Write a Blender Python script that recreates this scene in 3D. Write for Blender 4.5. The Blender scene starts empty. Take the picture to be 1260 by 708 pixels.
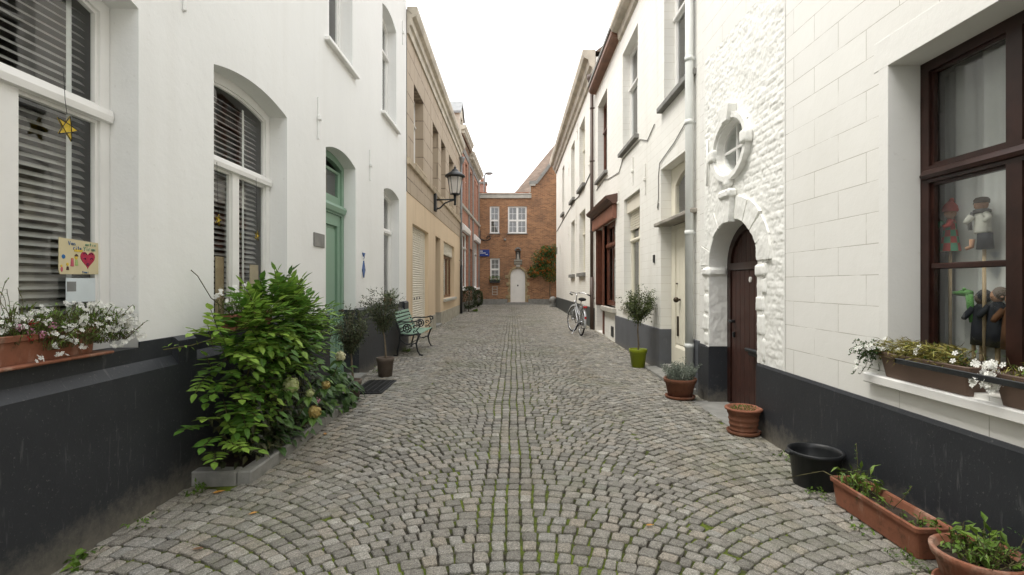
import bpy, math, random
import numpy as np
from mathutils import Vector, Matrix, geometry, noise as mnoise
random.seed(7)
rng = np.random.default_rng(11)
PI = math.pi
SC = bpy.context.scene
COL = SC.collection
W = 2.3                                   # street walls stand at x = -W and x = +W

# ------------------------------------------------------------------ ground height
_gy = [-60, 4, 8, 11, 16, 24, 31, 80]
_gz = [0, 0, .05, .09, .13, .17, .18, .18]
def edge_z(y):
    return float(np.interp(y, _gy, _gz))
def gz(x, y):
    return edge_z(y) + .03 * max(0.0, 1 - (x / 2.3) ** 2)

# ------------------------------------------------------------------ mesh builder
def ident(a, b, c): return (a, b, c)
def FL(s, n, z): return (-W + n, s, z)                  # left facades: s along the street, n outwards
def FR(s, n, z): return (W - n, s, z)
def FE(s, n, z): return (s, 31.0 - n, z)                # the building closing the street
def FB(s, n, z): return (-2.3 + .0276 * (s - 22.3) + n, s, z)

class MB:
    def __init__(self, P=ident):
        self.v = []; self.f = []; self.sm = []; self.t = []; self.P = P; self.xf = None
    def add(self, vs, fs, smooth=False, tint=.5, raw=False):
        o = len(self.v)
        for p in vs:
            q = p if raw else self.P(*p)
            if self.xf is not None: q = self.xf @ Vector(q)
            self.v.append(tuple(q))
        for f in fs:
            self.f.append([i + o for i in f]); self.sm.append(smooth); self.t.append(tint)
        return self
    def box(self, a0, a1, b0, b1, c0, c1, bev=0.0, tint=.5):
        if a0 > a1: a0, a1 = a1, a0
        if b0 > b1: b0, b1 = b1, b0
        if c0 > c1: c0, c1 = c1, c0
        if bev <= 0:
            vs = [(a, b, c) for a in (a0, a1) for b in (b0, b1) for c in (c0, c1)]
            fs = [(0,1,3,2),(4,6,7,5),(0,4,5,1),(2,3,7,6),(0,2,6,4),(1,5,7,3)]
            return self.add(vs, fs, tint=tint)
        e = min(bev, (a1-a0)*.45, (b1-b0)*.45, (c1-c0)*.45)
        A = (a0, a1); B = (b0, b1); Cc = (c0, c1)
        sgn = (1, -1)
        vs = []; idx = {}
        for i in (0,1):
            for j in (0,1):
                for k in (0,1):
                    x, y, z = A[i], B[j], Cc[k]
                    for ax, p in enumerate(((x, y+sgn[j]*e, z+sgn[k]*e), (x+sgn[i]*e, y, z+sgn[k]*e), (x+sgn[i]*e, y+sgn[j]*e, z))):
                        idx[(i,j,k,ax)] = len(vs); vs.append(p)
        fs = []
        for i in (0,1):
            fs.append([idx[(i,0,0,0)], idx[(i,1,0,0)], idx[(i,1,1,0)], idx[(i,0,1,0)]])
            fs.append([idx[(0,i,0,1)], idx[(1,i,0,1)], idx[(1,i,1,1)], idx[(0,i,1,1)]])
            fs.append([idx[(0,0,i,2)], idx[(1,0,i,2)], idx[(1,1,i,2)], idx[(0,1,i,2)]])
        for i in (0,1):
            for j in (0,1):
                fs.append([idx[(i,j,0,0)], idx[(i,j,1,0)], idx[(i,j,1,1)], idx[(i,j,0,1)]])
                fs.append([idx[(i,0,j,0)], idx[(i,1,j,0)], idx[(i,1,j,2)], idx[(i,0,j,2)]])
                fs.append([idx[(0,i,j,1)], idx[(1,i,j,1)], idx[(1,i,j,2)], idx[(0,i,j,2)]])
        for i in (0,1):
            for j in (0,1):
                for k in (0,1):
                    fs.append([idx[(i,j,k,0)], idx[(i,j,k,1)], idx[(i,j,k,2)]])
        return self.add(vs, fs, tint=tint)
    def plate(self, outer, holes, n0, n1, back=True, sides=True, hole_sides=True, tint=.5):
        """polygon in (s,z) with holes, front at n0, back at n1"""
        loops = [outer] + list(holes)
        pts = [p for l in loops for p in l]
        tris = geometry.tessellate_polygon([[Vector((p[0], p[1], 0)) for p in l] for l in loops])
        m = len(pts)
        vs = [(p[0], n0, p[1]) for p in pts]
        fs = [tuple(t) for t in tris]
        if back or sides or hole_sides:
            vs += [(p[0], n1, p[1]) for p in pts]
            if back: fs += [tuple(i + m for i in reversed(t)) for t in tris]
            o = 0
            for li, l in enumerate(loops):
                k = len(l)
                if (li == 0 and sides) or (li > 0 and hole_sides):
                    for i in range(k):
                        j = (i + 1) % k
                        fs.append((o+i, o+j, o+j+m, o+i+m))
                o += k
        return self.add(vs, fs, tint=tint)
    def profile(self, prof, s0, s1, caps=True, smooth=False):
        """profile [(n,z)] extruded along s"""
        k = len(prof)
        vs = [(s0, n, z) for n, z in prof] + [(s1, n, z) for n, z in prof]
        fs = [(i, (i+1) % k, (i+1) % k + k, i + k) for i in range(k)]
        if caps: fs += [tuple(range(k)), tuple(reversed(range(k, 2*k)))]
        return self.add(vs, fs, smooth)
    def quad(self, a, b, c, d, tint=.5): return self.add([a, b, c, d], [(0,1,2,3)], tint=tint)
    def tube(self, pts, r, seg=8, caps=True, smooth=True, sq=(1, 1), tint=.5):
        pts = [Vector(p) for p in pts]; n = len(pts)
        rs = r if isinstance(r, (list, tuple)) else [r] * n
        vs = []; fs = []
        up = None
        for i, p in enumerate(pts):
            d = (pts[min(i+1, n-1)] - pts[max(i-1, 0)])
            d = d.normalized() if d.length > 1e-9 else Vector((0,0,1))
            if up is None:
                a = Vector((0,0,1)) if abs(d.z) < .9 else Vector((1,0,0))
                up = (a - d * a.dot(d)).normalized()
            else:
                up = (up - d * up.dot(d))
                up = up.normalized() if up.length > 1e-6 else Vector((1,0,0))
            sd = d.cross(up)
            for k in range(seg):
                t = 2*PI*k/seg
                vs.append(tuple(p + (up*math.cos(t)*sq[0] + sd*math.sin(t)*sq[1]) * rs[i]))
        for i in range(n-1):
            for k in range(seg):
                fs.append((i*seg+k, i*seg+(k+1) % seg, (i+1)*seg+(k+1) % seg, (i+1)*seg+k))
        if caps: fs += [tuple(reversed(range(seg))), tuple(range((n-1)*seg, n*seg))]
        return self.add(vs, fs, smooth, tint=tint)
    def lathe(self, prof, c, seg=24, smooth=True, sx=1, sy=1, tint=.5):
        vs = []; fs = []; m = len(prof)
        for r, z in prof:
            for k in range(seg):
                t = 2*PI*k/seg
                vs.append((c[0]+r*sx*math.cos(t), c[1]+r*sy*math.sin(t), c[2]+z))
        for i in range(m-1):
            for k in range(seg):
                fs.append((i*seg+k, i*seg+(k+1) % seg, (i+1)*seg+(k+1) % seg, (i+1)*seg+k))
        fs += [tuple(reversed(range(seg))), tuple(range((m-1)*seg, m*seg))]
        return self.add(vs, fs, smooth, tint=tint)
    def ball(self, c, r, sx=1, sy=1, sz=1, seg=14, rings=9, smooth=True, tint=.5):
        prof = [(r*math.sin(PI*(i+.02)/(rings+.04)), -r*math.cos(PI*(i+.02)/(rings+.04))*sz) for i in range(rings+1)]
        return self.lathe(prof, c, seg, smooth, sx, sy, tint)
    def leaf(self, p, d, nrm, L, w, tint=.5, fold=.25, droop=.15, big=False):
        p = Vector(p); d = Vector(d).normalized(); nrm = Vector(nrm)
        s = d.cross(nrm)
        s = s.normalized() if s.length > 1e-5 else d.orthogonal().normalized()
        u = s.cross(d).normalized()
        if not big:
            m = p + d*L*.45 - u*w*fold*.5
            tip = p + d*L - u*L*droop
            l = p + d*L*.42 + s*w*.5 + u*w*fold*.3; r = p + d*L*.42 - s*w*.5 + u*w*fold*.3
            self.add([p, m, tip, l, r], [(0,1,3),(1,2,3),(0,4,1),(1,4,2)], tint=tint, raw=True)
        else:
            a = p + d*L*.3 - u*w*fold*.4; b = p + d*L*.68 - u*(w*fold*.4 + L*droop*.4)
            tip = p + d*L - u*L*droop
            l1 = p + d*L*.25 + s*w*.46 + u*w*fold*.3; r1 = p + d*L*.25 - s*w*.46 + u*w*fold*.3
            l2 = p + d*L*.62 + s*w*.40 + u*(w*fold*.3 - L*droop*.35); r2 = p + d*L*.62 - s*w*.40 + u*(w*fold*.3 - L*droop*.35)
            self.add([p, a, b, tip, l1, l2, r1, r2], [(0,1,4),(1,2,5,4),(2,3,5),(0,6,1),(1,6,7,2),(2,7,3)], tint=tint, raw=True)
        return self
    def build(self, name, mat, parent=None, kind=None, rough=0.0, maxlen=.03):
        me = bpy.data.meshes.new(name)
        off = Vector(root_of(parent).location) if parent is not None else Vector((0,0,0))
        vv = np.array(self.v, dtype=float).reshape(-1, 3) - np.array(off)
        me.from_pydata(vv.tolist(), [], self.f)
        me.polygons.foreach_set('use_smooth', self.sm)
        at = me.attributes.new('tint', 'FLOAT', 'FACE'); at.data.foreach_set('value', self.t)
        me.validate(); me.update()
        import bmesh as _bm
        b = _bm.new(); b.from_mesh(me); _bm.ops.recalc_face_normals(b, faces=b.faces)
        if rough:
            _bm.ops.triangulate(b, faces=b.faces)
            for _ in range(6):
                ed = [x for x in b.edges if x.calc_length() > maxlen]
                if not ed: break
                _bm.ops.subdivide_edges(b, edges=ed, cuts=1)
                _bm.ops.triangulate(b, faces=[f for f in b.faces if len(f.verts) > 3])
            _bm.ops.remove_doubles(b, verts=b.verts, dist=.0004)
            b.normal_update()
            mv = []
            for x in b.verts:
                p = x.co+off
                k = (mnoise.noise(p*9)*1.0+mnoise.noise(p*27+Vector((3,1,7)))*.6+mnoise.noise(p*70)*.25)*rough
                mv.append((x, x.normal*k))
            for x, k in mv: x.co += k
            for f in b.faces: f.smooth = True
            b.normal_update()
            for x in b.edges:
                if len(x.link_faces) == 2 and x.calc_face_angle(0) > .9: x.smooth = False
        b.to_mesh(me); b.free()
        me.materials.append(mat)
        o = bpy.data.objects.new(name, me); COL.objects.link(o)
        if parent is not None: o.parent = parent
        if kind: o['kind'] = kind
        return o

def root_of(o):
    while o.parent is not None: o = o.parent
    return o
def tag(o, label, cat, group=None, kind=None):
    o['label'] = label; o['category'] = cat
    if group: o['group'] = group
    if kind: o['kind'] = kind
    return o
def thing(name, label, cat, loc=(0,0,0), group=None):
    o = bpy.data.objects.new(name, None); COL.objects.link(o)
    o.location = loc; o.empty_display_size = .2
    return tag(o, label, cat, group)

# ------------------------------------------------------------------ shapes for openings
def rect(s0, s1, z0, z1): return [(s0, z0), (s1, z0), (s1, z1), (s0, z1)]
def arch_top(s0, s1, zs, rise, s):
    c = (s0+s1)/2; h = (s1-s0)/2
    return zs + rise * (1 - ((s-c)/h)**2)
def arch(s0, s1, z0, zs, rise, k=12):
    if rise <= 0: return rect(s0, s1, z0, zs)
    return [(s0, z0), (s1, z0)] + [(s1-(s1-s0)*i/k, arch_top(s0, s1, zs, rise, s1-(s1-s0)*i/k)) for i in range(k+1)]
def round_arch(s0, s1, z0, zs, rise, k=16):
    c = (s0+s1)/2; h = (s1-s0)/2
    return [(s0, z0), (s1, z0)] + [(c+h*math.cos(PI*i/k), zs+rise*math.sin(PI*i/k)) for i in range(k+1)]
def ellipse(c, z, a, b, k=28): return [(c+a*math.cos(2*PI*i/k), z+b*math.sin(2*PI*i/k)) for i in range(k)]

def band(oa, ia, z0, k=20):
    """horseshoe: outer arch oa=(s0,s1,zs,rise) and inner arch ia, both down to z0"""
    def pts(s0, s1, zs, r): c = (s0+s1)/2; h = (s1-s0)/2; return [(c+h*math.cos(PI*i/k), zs+r*math.sin(PI*i/k)) for i in range(k+1)]
    o = pts(*oa); i = pts(*ia)
    return [(oa[1], z0)]+o+[(oa[0], z0), (ia[0], z0)]+i[::-1]+[(ia[1], z0)]
# ------------------------------------------------------------------ materials
def lin(h):
    h = h.lstrip('#'); out = []
    for i in (0, 2, 4):
        c = int(h[i:i+2], 16)/255
        out.append(c/12.92 if c <= .04045 else ((c+.055)/1.055)**2.4)
    return tuple(out)
class N:
    def __init__(self, name):
        self.m = bpy.data.materials.new(name); self.m.use_nodes = True
        self.t = self.m.node_tree; self.b = self.t.nodes['Principled BSDF']; self.out = self.t.nodes['Material Output']
        self.pos = self.n('ShaderNodeNewGeometry').outputs['Position']
    def n(self, typ, **k):
        x = self.t.nodes.new(typ)
        for a, v in k.items(): setattr(x, a, v)
        return x
    def l(self, a, b): self.t.links.new(a, b)
    def set(self, sock, v):
        if hasattr(v, 'is_linked') or isinstance(v, bpy.types.NodeSocket): self.l(v, sock)
        else:
            if isinstance(v, tuple) and len(v) == 3 and sock.type == 'RGBA': v = v + (1,)
            sock.default_value = v
    def noise(self, scale, detail=4, rough=.55, vec=None, sc3=None):
        v = vec or self.pos
        if sc3:
            mp = self.n('ShaderNodeMapping'); mp.inputs['Scale'].default_value = sc3; self.l(v, mp.inputs['Vector']); v = mp.outputs[0]
        x = self.n('ShaderNodeTexNoise'); x.inputs['Scale'].default_value = scale; x.inputs['Detail'].default_value = detail
        x.inputs['Roughness'].default_value = rough; self.l(v, x.inputs['Vector'])
        return x.outputs['Fac']
    def ramp(self, fac, a, b):
        r = self.n('ShaderNodeMapRange'); self.l(fac, r.inputs['Value'])
        r.inputs['From Min'].default_value = a; r.inputs['From Max'].default_value = b
        return r.outputs[0]
    def mix(self, fac, a, b, mode='MIX'):
        x = self.n('ShaderNodeMix', data_type='RGBA', blend_type=mode)
        self.set(x.inputs['Factor'], fac); self.set(x.inputs['A'], a); self.set(x.inputs['B'], b)
        return x.outputs['Result']
    def math(self, op, a, b=0.0):
        x = self.n('ShaderNodeMath', operation=op); self.set(x.inputs[0], a); self.set(x.inputs[1], b); return x.outputs[0]
    def xyz(self):
        x = self.n('ShaderNodeSeparateXYZ'); self.l(self.pos, x.inputs[0]); return x.outputs
    def wallvec(self, sx=0.0, sz=0.0):
        o = self.xyz(); c = self.n('ShaderNodeCombineXYZ')
        self.l(self.math('ADD', self.math('ADD', o[0], o[1]), sx), c.inputs[0]); self.l(self.math('ADD', o[2], sz), c.inputs[1])
        return c.outputs[0]
    def bump(self, h, strength, dist=.01, nrm=None):
        x = self.n('ShaderNodeBump'); x.inputs['Strength'].default_value = strength; x.inputs['Distance'].default_value = dist
        self.l(h, x.inputs['Height'])
        if nrm is not None: self.l(nrm, x.inputs['Normal'])
        return x.outputs[0]
    def fin(self, col, rough=.7, nrm=None, spec=.4, metal=0.0):
        self.set(self.b.inputs['Base Color'], col); self.set(self.b.inputs['Roughness'], rough)
        self.b.inputs['Specular IOR Level'].default_value = spec; self.b.inputs['Metallic'].default_value = metal
        if nrm is not None: self.l(nrm, self.b.inputs['Normal'])
        return self.m
def sc(c, k): return tuple(min(1, x*k) for x in c)

def M(name, col, rough=.6, var=.15, vs=4, bump=.12, bs=50, spec=.4, metal=0.0):
    k = N(name)
    a = k.noise(vs, 5); b = k.noise(bs, 3)
    c = k.mix(k.ramp(a, .3, .7), sc(col, 1-var), sc(col, 1+var))
    c = k.mix(k.ramp(b, .62, .8), c, sc(col, 1-var*1.5))
    r = k.n('ShaderNodeMapRange'); k.l(a, r.inputs['Value']); r.inputs['To Min'].default_value = rough-.1; r.inputs['To Max'].default_value = min(1, rough+.1)
    return k.fin(c, r.outputs[0], k.bump(b, bump, .004) if bump else None, spec, metal)

def plaster(name, col, streak=.10, bump=.25, lumps=.35, base_dirt=0.0):
    k = N(name)
    big = k.noise(.9, 5); st = k.noise(2.2, 5, .6, sc3=(1.5, 1.5, .12)); fine = k.noise(70, 3); mid = k.noise(9, 4)
    c = k.mix(k.ramp(big, .35, .75), col, sc(col, .955))
    c = k.mix(k.math('MULTIPLY', k.ramp(st, .52, .85), streak*3), c, (col[0]*.62, col[1]*.585, col[2]*.51))
    spots = k.noise(23, 2)
    c = k.mix(k.math('MULTIPLY', k.ramp(spots, .68, .8), .2), c, (.36, .33, .27))
    n1 = k.bump(mid, lumps, .012); n2 = k.bump(fine, bump, .003, n1)
    return k.fin(c, .75, n2, .3)

def blocks(name, col, bw, bh, sx, sz, mortar=.004, mcol=None, bump=.5, streak=.08, off=.5, soft=.1):
    k = N(name)
    v = k.wallvec(sx, sz)
    d = k.noise(1.3, 2); 
    br = k.n('ShaderNodeTexBrick'); br.offset = off
    k.l(v, br.inputs['Vector']); br.inputs['Scale'].default_value = 1; br.inputs['Mortar Size'].default_value = mortar
    br.inputs['Mortar Smooth'].default_value = soft; br.inputs['Brick Width'].default_value = bw; br.inputs['Row Height'].default_value = bh
    br.inputs['Color1'].default_value = sc(col, 1.0)+(1,); br.inputs['Color2'].default_value = sc(col, .965)+(1,)
    br.inputs['Mortar'].default_value = (mcol or sc(col, .6))+(1,); br.inputs['Bias'].default_value = 0
    big = k.noise(.8, 5); st = k.noise(2.5, 5, .6, sc3=(1.5, 1.5, .12)); fine = k.noise(80, 3); mid = k.noise(11, 4)
    gaps = k.ramp(k.noise(5, 3), .3, .55)            # some joints are filled with paint
    c = k.mix(gaps, sc(col, .985), br.outputs['Color'])
    c = k.mix(k.ramp(big, .35, .75), c, (.93, .925, .91), 'MULTIPLY')
    c = k.mix(k.math('MULTIPLY', k.ramp(st, .55, .85), streak*3), c, (col[0]*.62, col[1]*.585, col[2]*.51))
    n0 = k.bump(k.math('SUBTRACT', 1.0, br.outputs['Fac']), bump, .004)
    n1 = k.bump(mid, .25, .008, n0); n2 = k.bump(fine, .2, .003, n1)
    return k.fin(c, .7, n2, .3)

def bricks(name, c1, c2, mort, bw=.215, bh=.066, stain=(.12,.08,.06), amount=.35):
    k = N(name)
    v = k.wallvec(.013, .004)
    br = k.n('ShaderNodeTexBrick'); br.offset = .5
    k.l(v, br.inputs['Vector']); br.inputs['Scale'].default_value = 1; br.inputs['Mortar Size'].default_value = .008
    br.inputs['Mortar Smooth'].default_value = .2; br.inputs['Brick Width'].default_value = bw; br.inputs['Row Height'].default_value = bh
    br.inputs['Color1'].default_value = c1+(1,); br.inputs['Color2'].default_value = c2+(1,); br.inputs['Mortar'].default_value = mort+(1,)
    big = k.noise(.9, 6, .65); mid = k.noise(7, 4)
    c = k.mix(k.math('MULTIPLY', k.ramp(big, .45, .7), amount), br.outputs['Color'], stain)
    c = k.mix(k.math('MULTIPLY', k.ramp(mid, .5, .75), .35), c, sc(c1, 1.35))
    n0 = k.bump(k.math('SUBTRACT', 1.0, br.outputs['Fac']), .7, .006); n1 = k.bump(k.noise(60, 3), .3, .004, n0)
    return k.fin(c, .85, n1, .25)

def leafmat(name, dark, mid, light, trans=.22, rough=.45):
    k = N(name)
    a = k.n('ShaderNodeAttribute', attribute_name='tint').outputs['Fac']
    cr = k.n('ShaderNodeValToRGB'); k.l(a, cr.inputs[0])
    e = cr.color_ramp.elements; e[0].color = dark+(1,); e[1].color = light+(1,)
    m = cr.color_ramp.elements.new(.5); m.color = mid+(1,)
    v = k.mix(k.ramp(k.noise(30, 2), .3, .7), (.8,.8,.8), (1.15,1.15,1.1))
    c = k.mix(1.0, cr.outputs[0], v, 'MULTIPLY')
    k.fin(c, rough, None, .35)
    if trans:
        tr = k.n('ShaderNodeBsdfTranslucent'); k.l(c, tr.inputs['Color'])
        mx = k.n('ShaderNodeMixShader'); mx.inputs[0].default_value = trans
        k.l(k.b.outputs[0], mx.inputs[1]); k.l(tr.outputs[0], mx.inputs[2]); k.l(mx.outputs[0], k.out.inputs['Surface'])
    return k.m

def glassmat(name, tintc=(.93,.96,.95), refl=1.0):
    k = N(name); t = k.t
    tr = k.n('ShaderNodeBsdfTransparent'); tr.inputs['Color'].default_value = tintc+(1,)
    gl = k.n('ShaderNodeBsdfGlossy'); gl.inputs['Roughness'].default_value = .02; gl.inputs['Color'].default_value = (refl,refl,refl,1)
    w = k.noise(3.0, 2); nb = k.bump(w, .04, .02); k.l(nb, gl.inputs['Normal'])
    lw = k.n('ShaderNodeLayerWeight'); lw.inputs['Blend'].default_value = .5
    f5 = k.math('POWER', lw.outputs['Facing'], 5.0); fr = k.math('ADD', k.math('MULTIPLY', f5, .9), .085)
    mx = k.n('ShaderNodeMixShader'); k.l(fr, mx.inputs[0]); k.l(tr.outputs[0], mx.inputs[1]); k.l(gl.outputs[0], mx.inputs[2])
    t.nodes.remove(k.b); k.l(mx.outputs[0], k.out.inputs['Surface'])
    return k.m

WHITE = (.80, .80, .775)
m_white = plaster('white painted plaster', WHITE, .05, .2, .3)
m_block = blocks('white painted blocks', (.80,.79,.755), .585, .2, -.135, -.06, .0028, (.47,.45,.40), .5, .04)
m_cream = blocks('cream painted brickwork', (.81,.795,.745), .42, .13, .1, .02, .003, (.60,.57,.50), .35, .10, soft=.4)
m_cream2 = blocks('old cream painted bricks', (.81,.79,.735), .24, .075, .1, .02, .004, (.62,.58,.50), .35, .16, soft=.5)
m_rough = plaster('white paint on rough bricks', (.80,.795,.755), .04, .4, .5)
m_trim = M('white window paint', (.80,.79,.76), .4, .04, 3, .05, 40)
def plinthmat(name, col, splash):
    k = N(name); o = k.xyz()
    a = k.noise(2.5, 5); st = k.noise(14, 6, .7); sp = k.noise(55, 3, .8)
    c = k.mix(k.ramp(a, .3, .75), col, sc(col, 1.35))
    c = k.mix(k.math('MULTIPLY', k.ramp(sp, .62, .72), .42), c, (.20,.19,.18))
    scr = k.noise(6, 4, .6, sc3=(1, 5, .7))
    c = k.mix(k.math('MULTIPLY', k.ramp(scr, .62, .76), .34), c, (.2,.2,.2))
    h = k.n('ShaderNodeMapRange'); k.l(k.math('ADD', o[2], k.math('MULTIPLY', k.math('SUBTRACT', st, .5), .35)), h.inputs['Value'])
    h.inputs['From Min'].default_value = .20; h.inputs['From Max'].default_value = -.02
    h.inputs['To Min'].default_value = 0; h.inputs['To Max'].default_value = splash
    c = k.mix(h.outputs[0], c, (.26,.235,.19))
    return k.fin(c, .55, k.bump(sp, .25, .003, k.bump(st, .2, .006)), .4)
m_plinth = plinthmat('charcoal plinth paint', (.021,.023,.027), .6)
m_plinth2 = plinthmat('grey plinth paint', (.085,.09,.1), .5)
m_plinth3 = plinthmat('dark green grey plinth paint', (.035,.042,.042), .5)
m_black = M('black iron paint', (.018,.02,.021), .45, .3, 12, .15, 80)
m_green = M('sage green door paint', (.205,.325,.235), .42, .06, 2, .06, 40)
m_wood = M('red brown varnished wood', (.12,.042,.024), .35, .35, 9, .15, 30)
m_dwood = M('dark brown varnished wood', (.028,.011,.008), .32, .4, 7, .12, 30)
m_mwood = M('mid brown varnished wood', (.16,.075,.03), .4, .3, 8, .1, 30)
m_slats = M('blind slats', (.40,.385,.36), .5, .08, 6, 0)
m_tape = M('blind tape', (.72,.72,.7), .7, .05, 6, 0)
m_curt = M('net curtain', (.74,.74,.72), .9, .05, 6, .1, 60)
m_gcurt = M('grey curtain', (.33,.34,.33), .9, .1, 6, .1, 60)
m_room = M('room plaster darkened for shade', (.17,.16,.145), .9, .1, 2, 0)  # room shade is put into this colour so the windows look dark
m_glass = glassmat('window glass')
m_stone = M('grey blue stone', (.20,.195,.18), .75, .2, 6, .3, 50)
m_lstone = M('pale stone', (.42,.40,.35), .8, .15, 5, .3, 40)
m_kerb = M('kerb stone', (.24,.235,.215), .8, .22, 7, .4, 60)
def terramat(name, col, lime, dark):
    k = N(name); a_ = k.noise(7, 5, .65); b_ = k.noise(16, 5, .7); c_ = k.noise(60, 3); s_ = k.noise(5, 5, .7, sc3=(1, 1, .35))
    c = k.mix(k.ramp(a_, .3, .7), sc(col, .78), sc(col, 1.15))
    c = k.mix(k.math('MULTIPLY', k.ramp(s_, .52, .74), lime), c, (.48,.36,.28))
    c = k.mix(k.math('MULTIPLY', k.ramp(b_, .54, .75), dark), c, (.07,.05,.03))
    return k.fin(c, .85, k.bump(c_, .35, .003, k.bump(b_, .3, .004)), .25)
m_terra = terramat('weathered terracotta', (.25,.10,.058), .7, .9)
m_terra2 = terramat('stained terracotta', (.18,.075,.043), .35, .85)
m_plain = plaster('plain white render', (.765,.755,.72), .03, .2, .3)
m_pot = M('grey brown clay', (.13,.10,.08), .85, .25, 9, .3, 60)
m_trough = M('brown plastic trough', (.115,.075,.055), .55, .12, 6, .05, 60)
m_lime = M('lime green plastic', (.20,.24,.008), .35, .06, 6, 0)
m_bplast = M('black plastic', (.012,.013,.014), .4, .2, 6, .05, 60)
m_soil = M('potting soil', (.035,.024,.016), .95, .5, 25, .9, 45)
m_bark = M('olive bark', (.14,.11,.075), .9, .3, 20, .6, 60)
m_stem = M('green brown stem', (.09,.08,.03), .8, .3, 20, .3, 60)
m_pipe = M('grey white pipe paint', (.62,.63,.60), .45, .06, 3, .05, 40)
m_bpipe = M('brown pipe paint', (.07,.045,.035), .5, .2, 4, .05, 40)
m_zinc = M('weathered zinc', (.22,.225,.225), .45, .2, 4, .1, 40, .5, .3)
m_chrome = M('silver metal', (.55,.56,.57), .25, .08, 10, 0, 50, .5, .9)
m_silver = M('silver grey enamel', (.50,.51,.52), .3, .06, 10, 0, 50, .5, .3)
m_rubber = M('tyre rubber', (.014,.014,.014), .8, .2, 20, .1, 80)
m_red = M('red plastic', (.5,.02,.02), .3, .1, 8, 0)
m_gold = M('yellow stained glass', (.55,.38,.02), .2, .3, 30, 0)
m_shutter = M('ivory roller shutter', (.70,.66,.56), .5, .05, 3, .05, 40)
m_brass = M('dark bronze', (.06,.045,.03), .4, .2, 10, 0, 50, .5, .7)
EXPOSURE = 0.96
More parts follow.
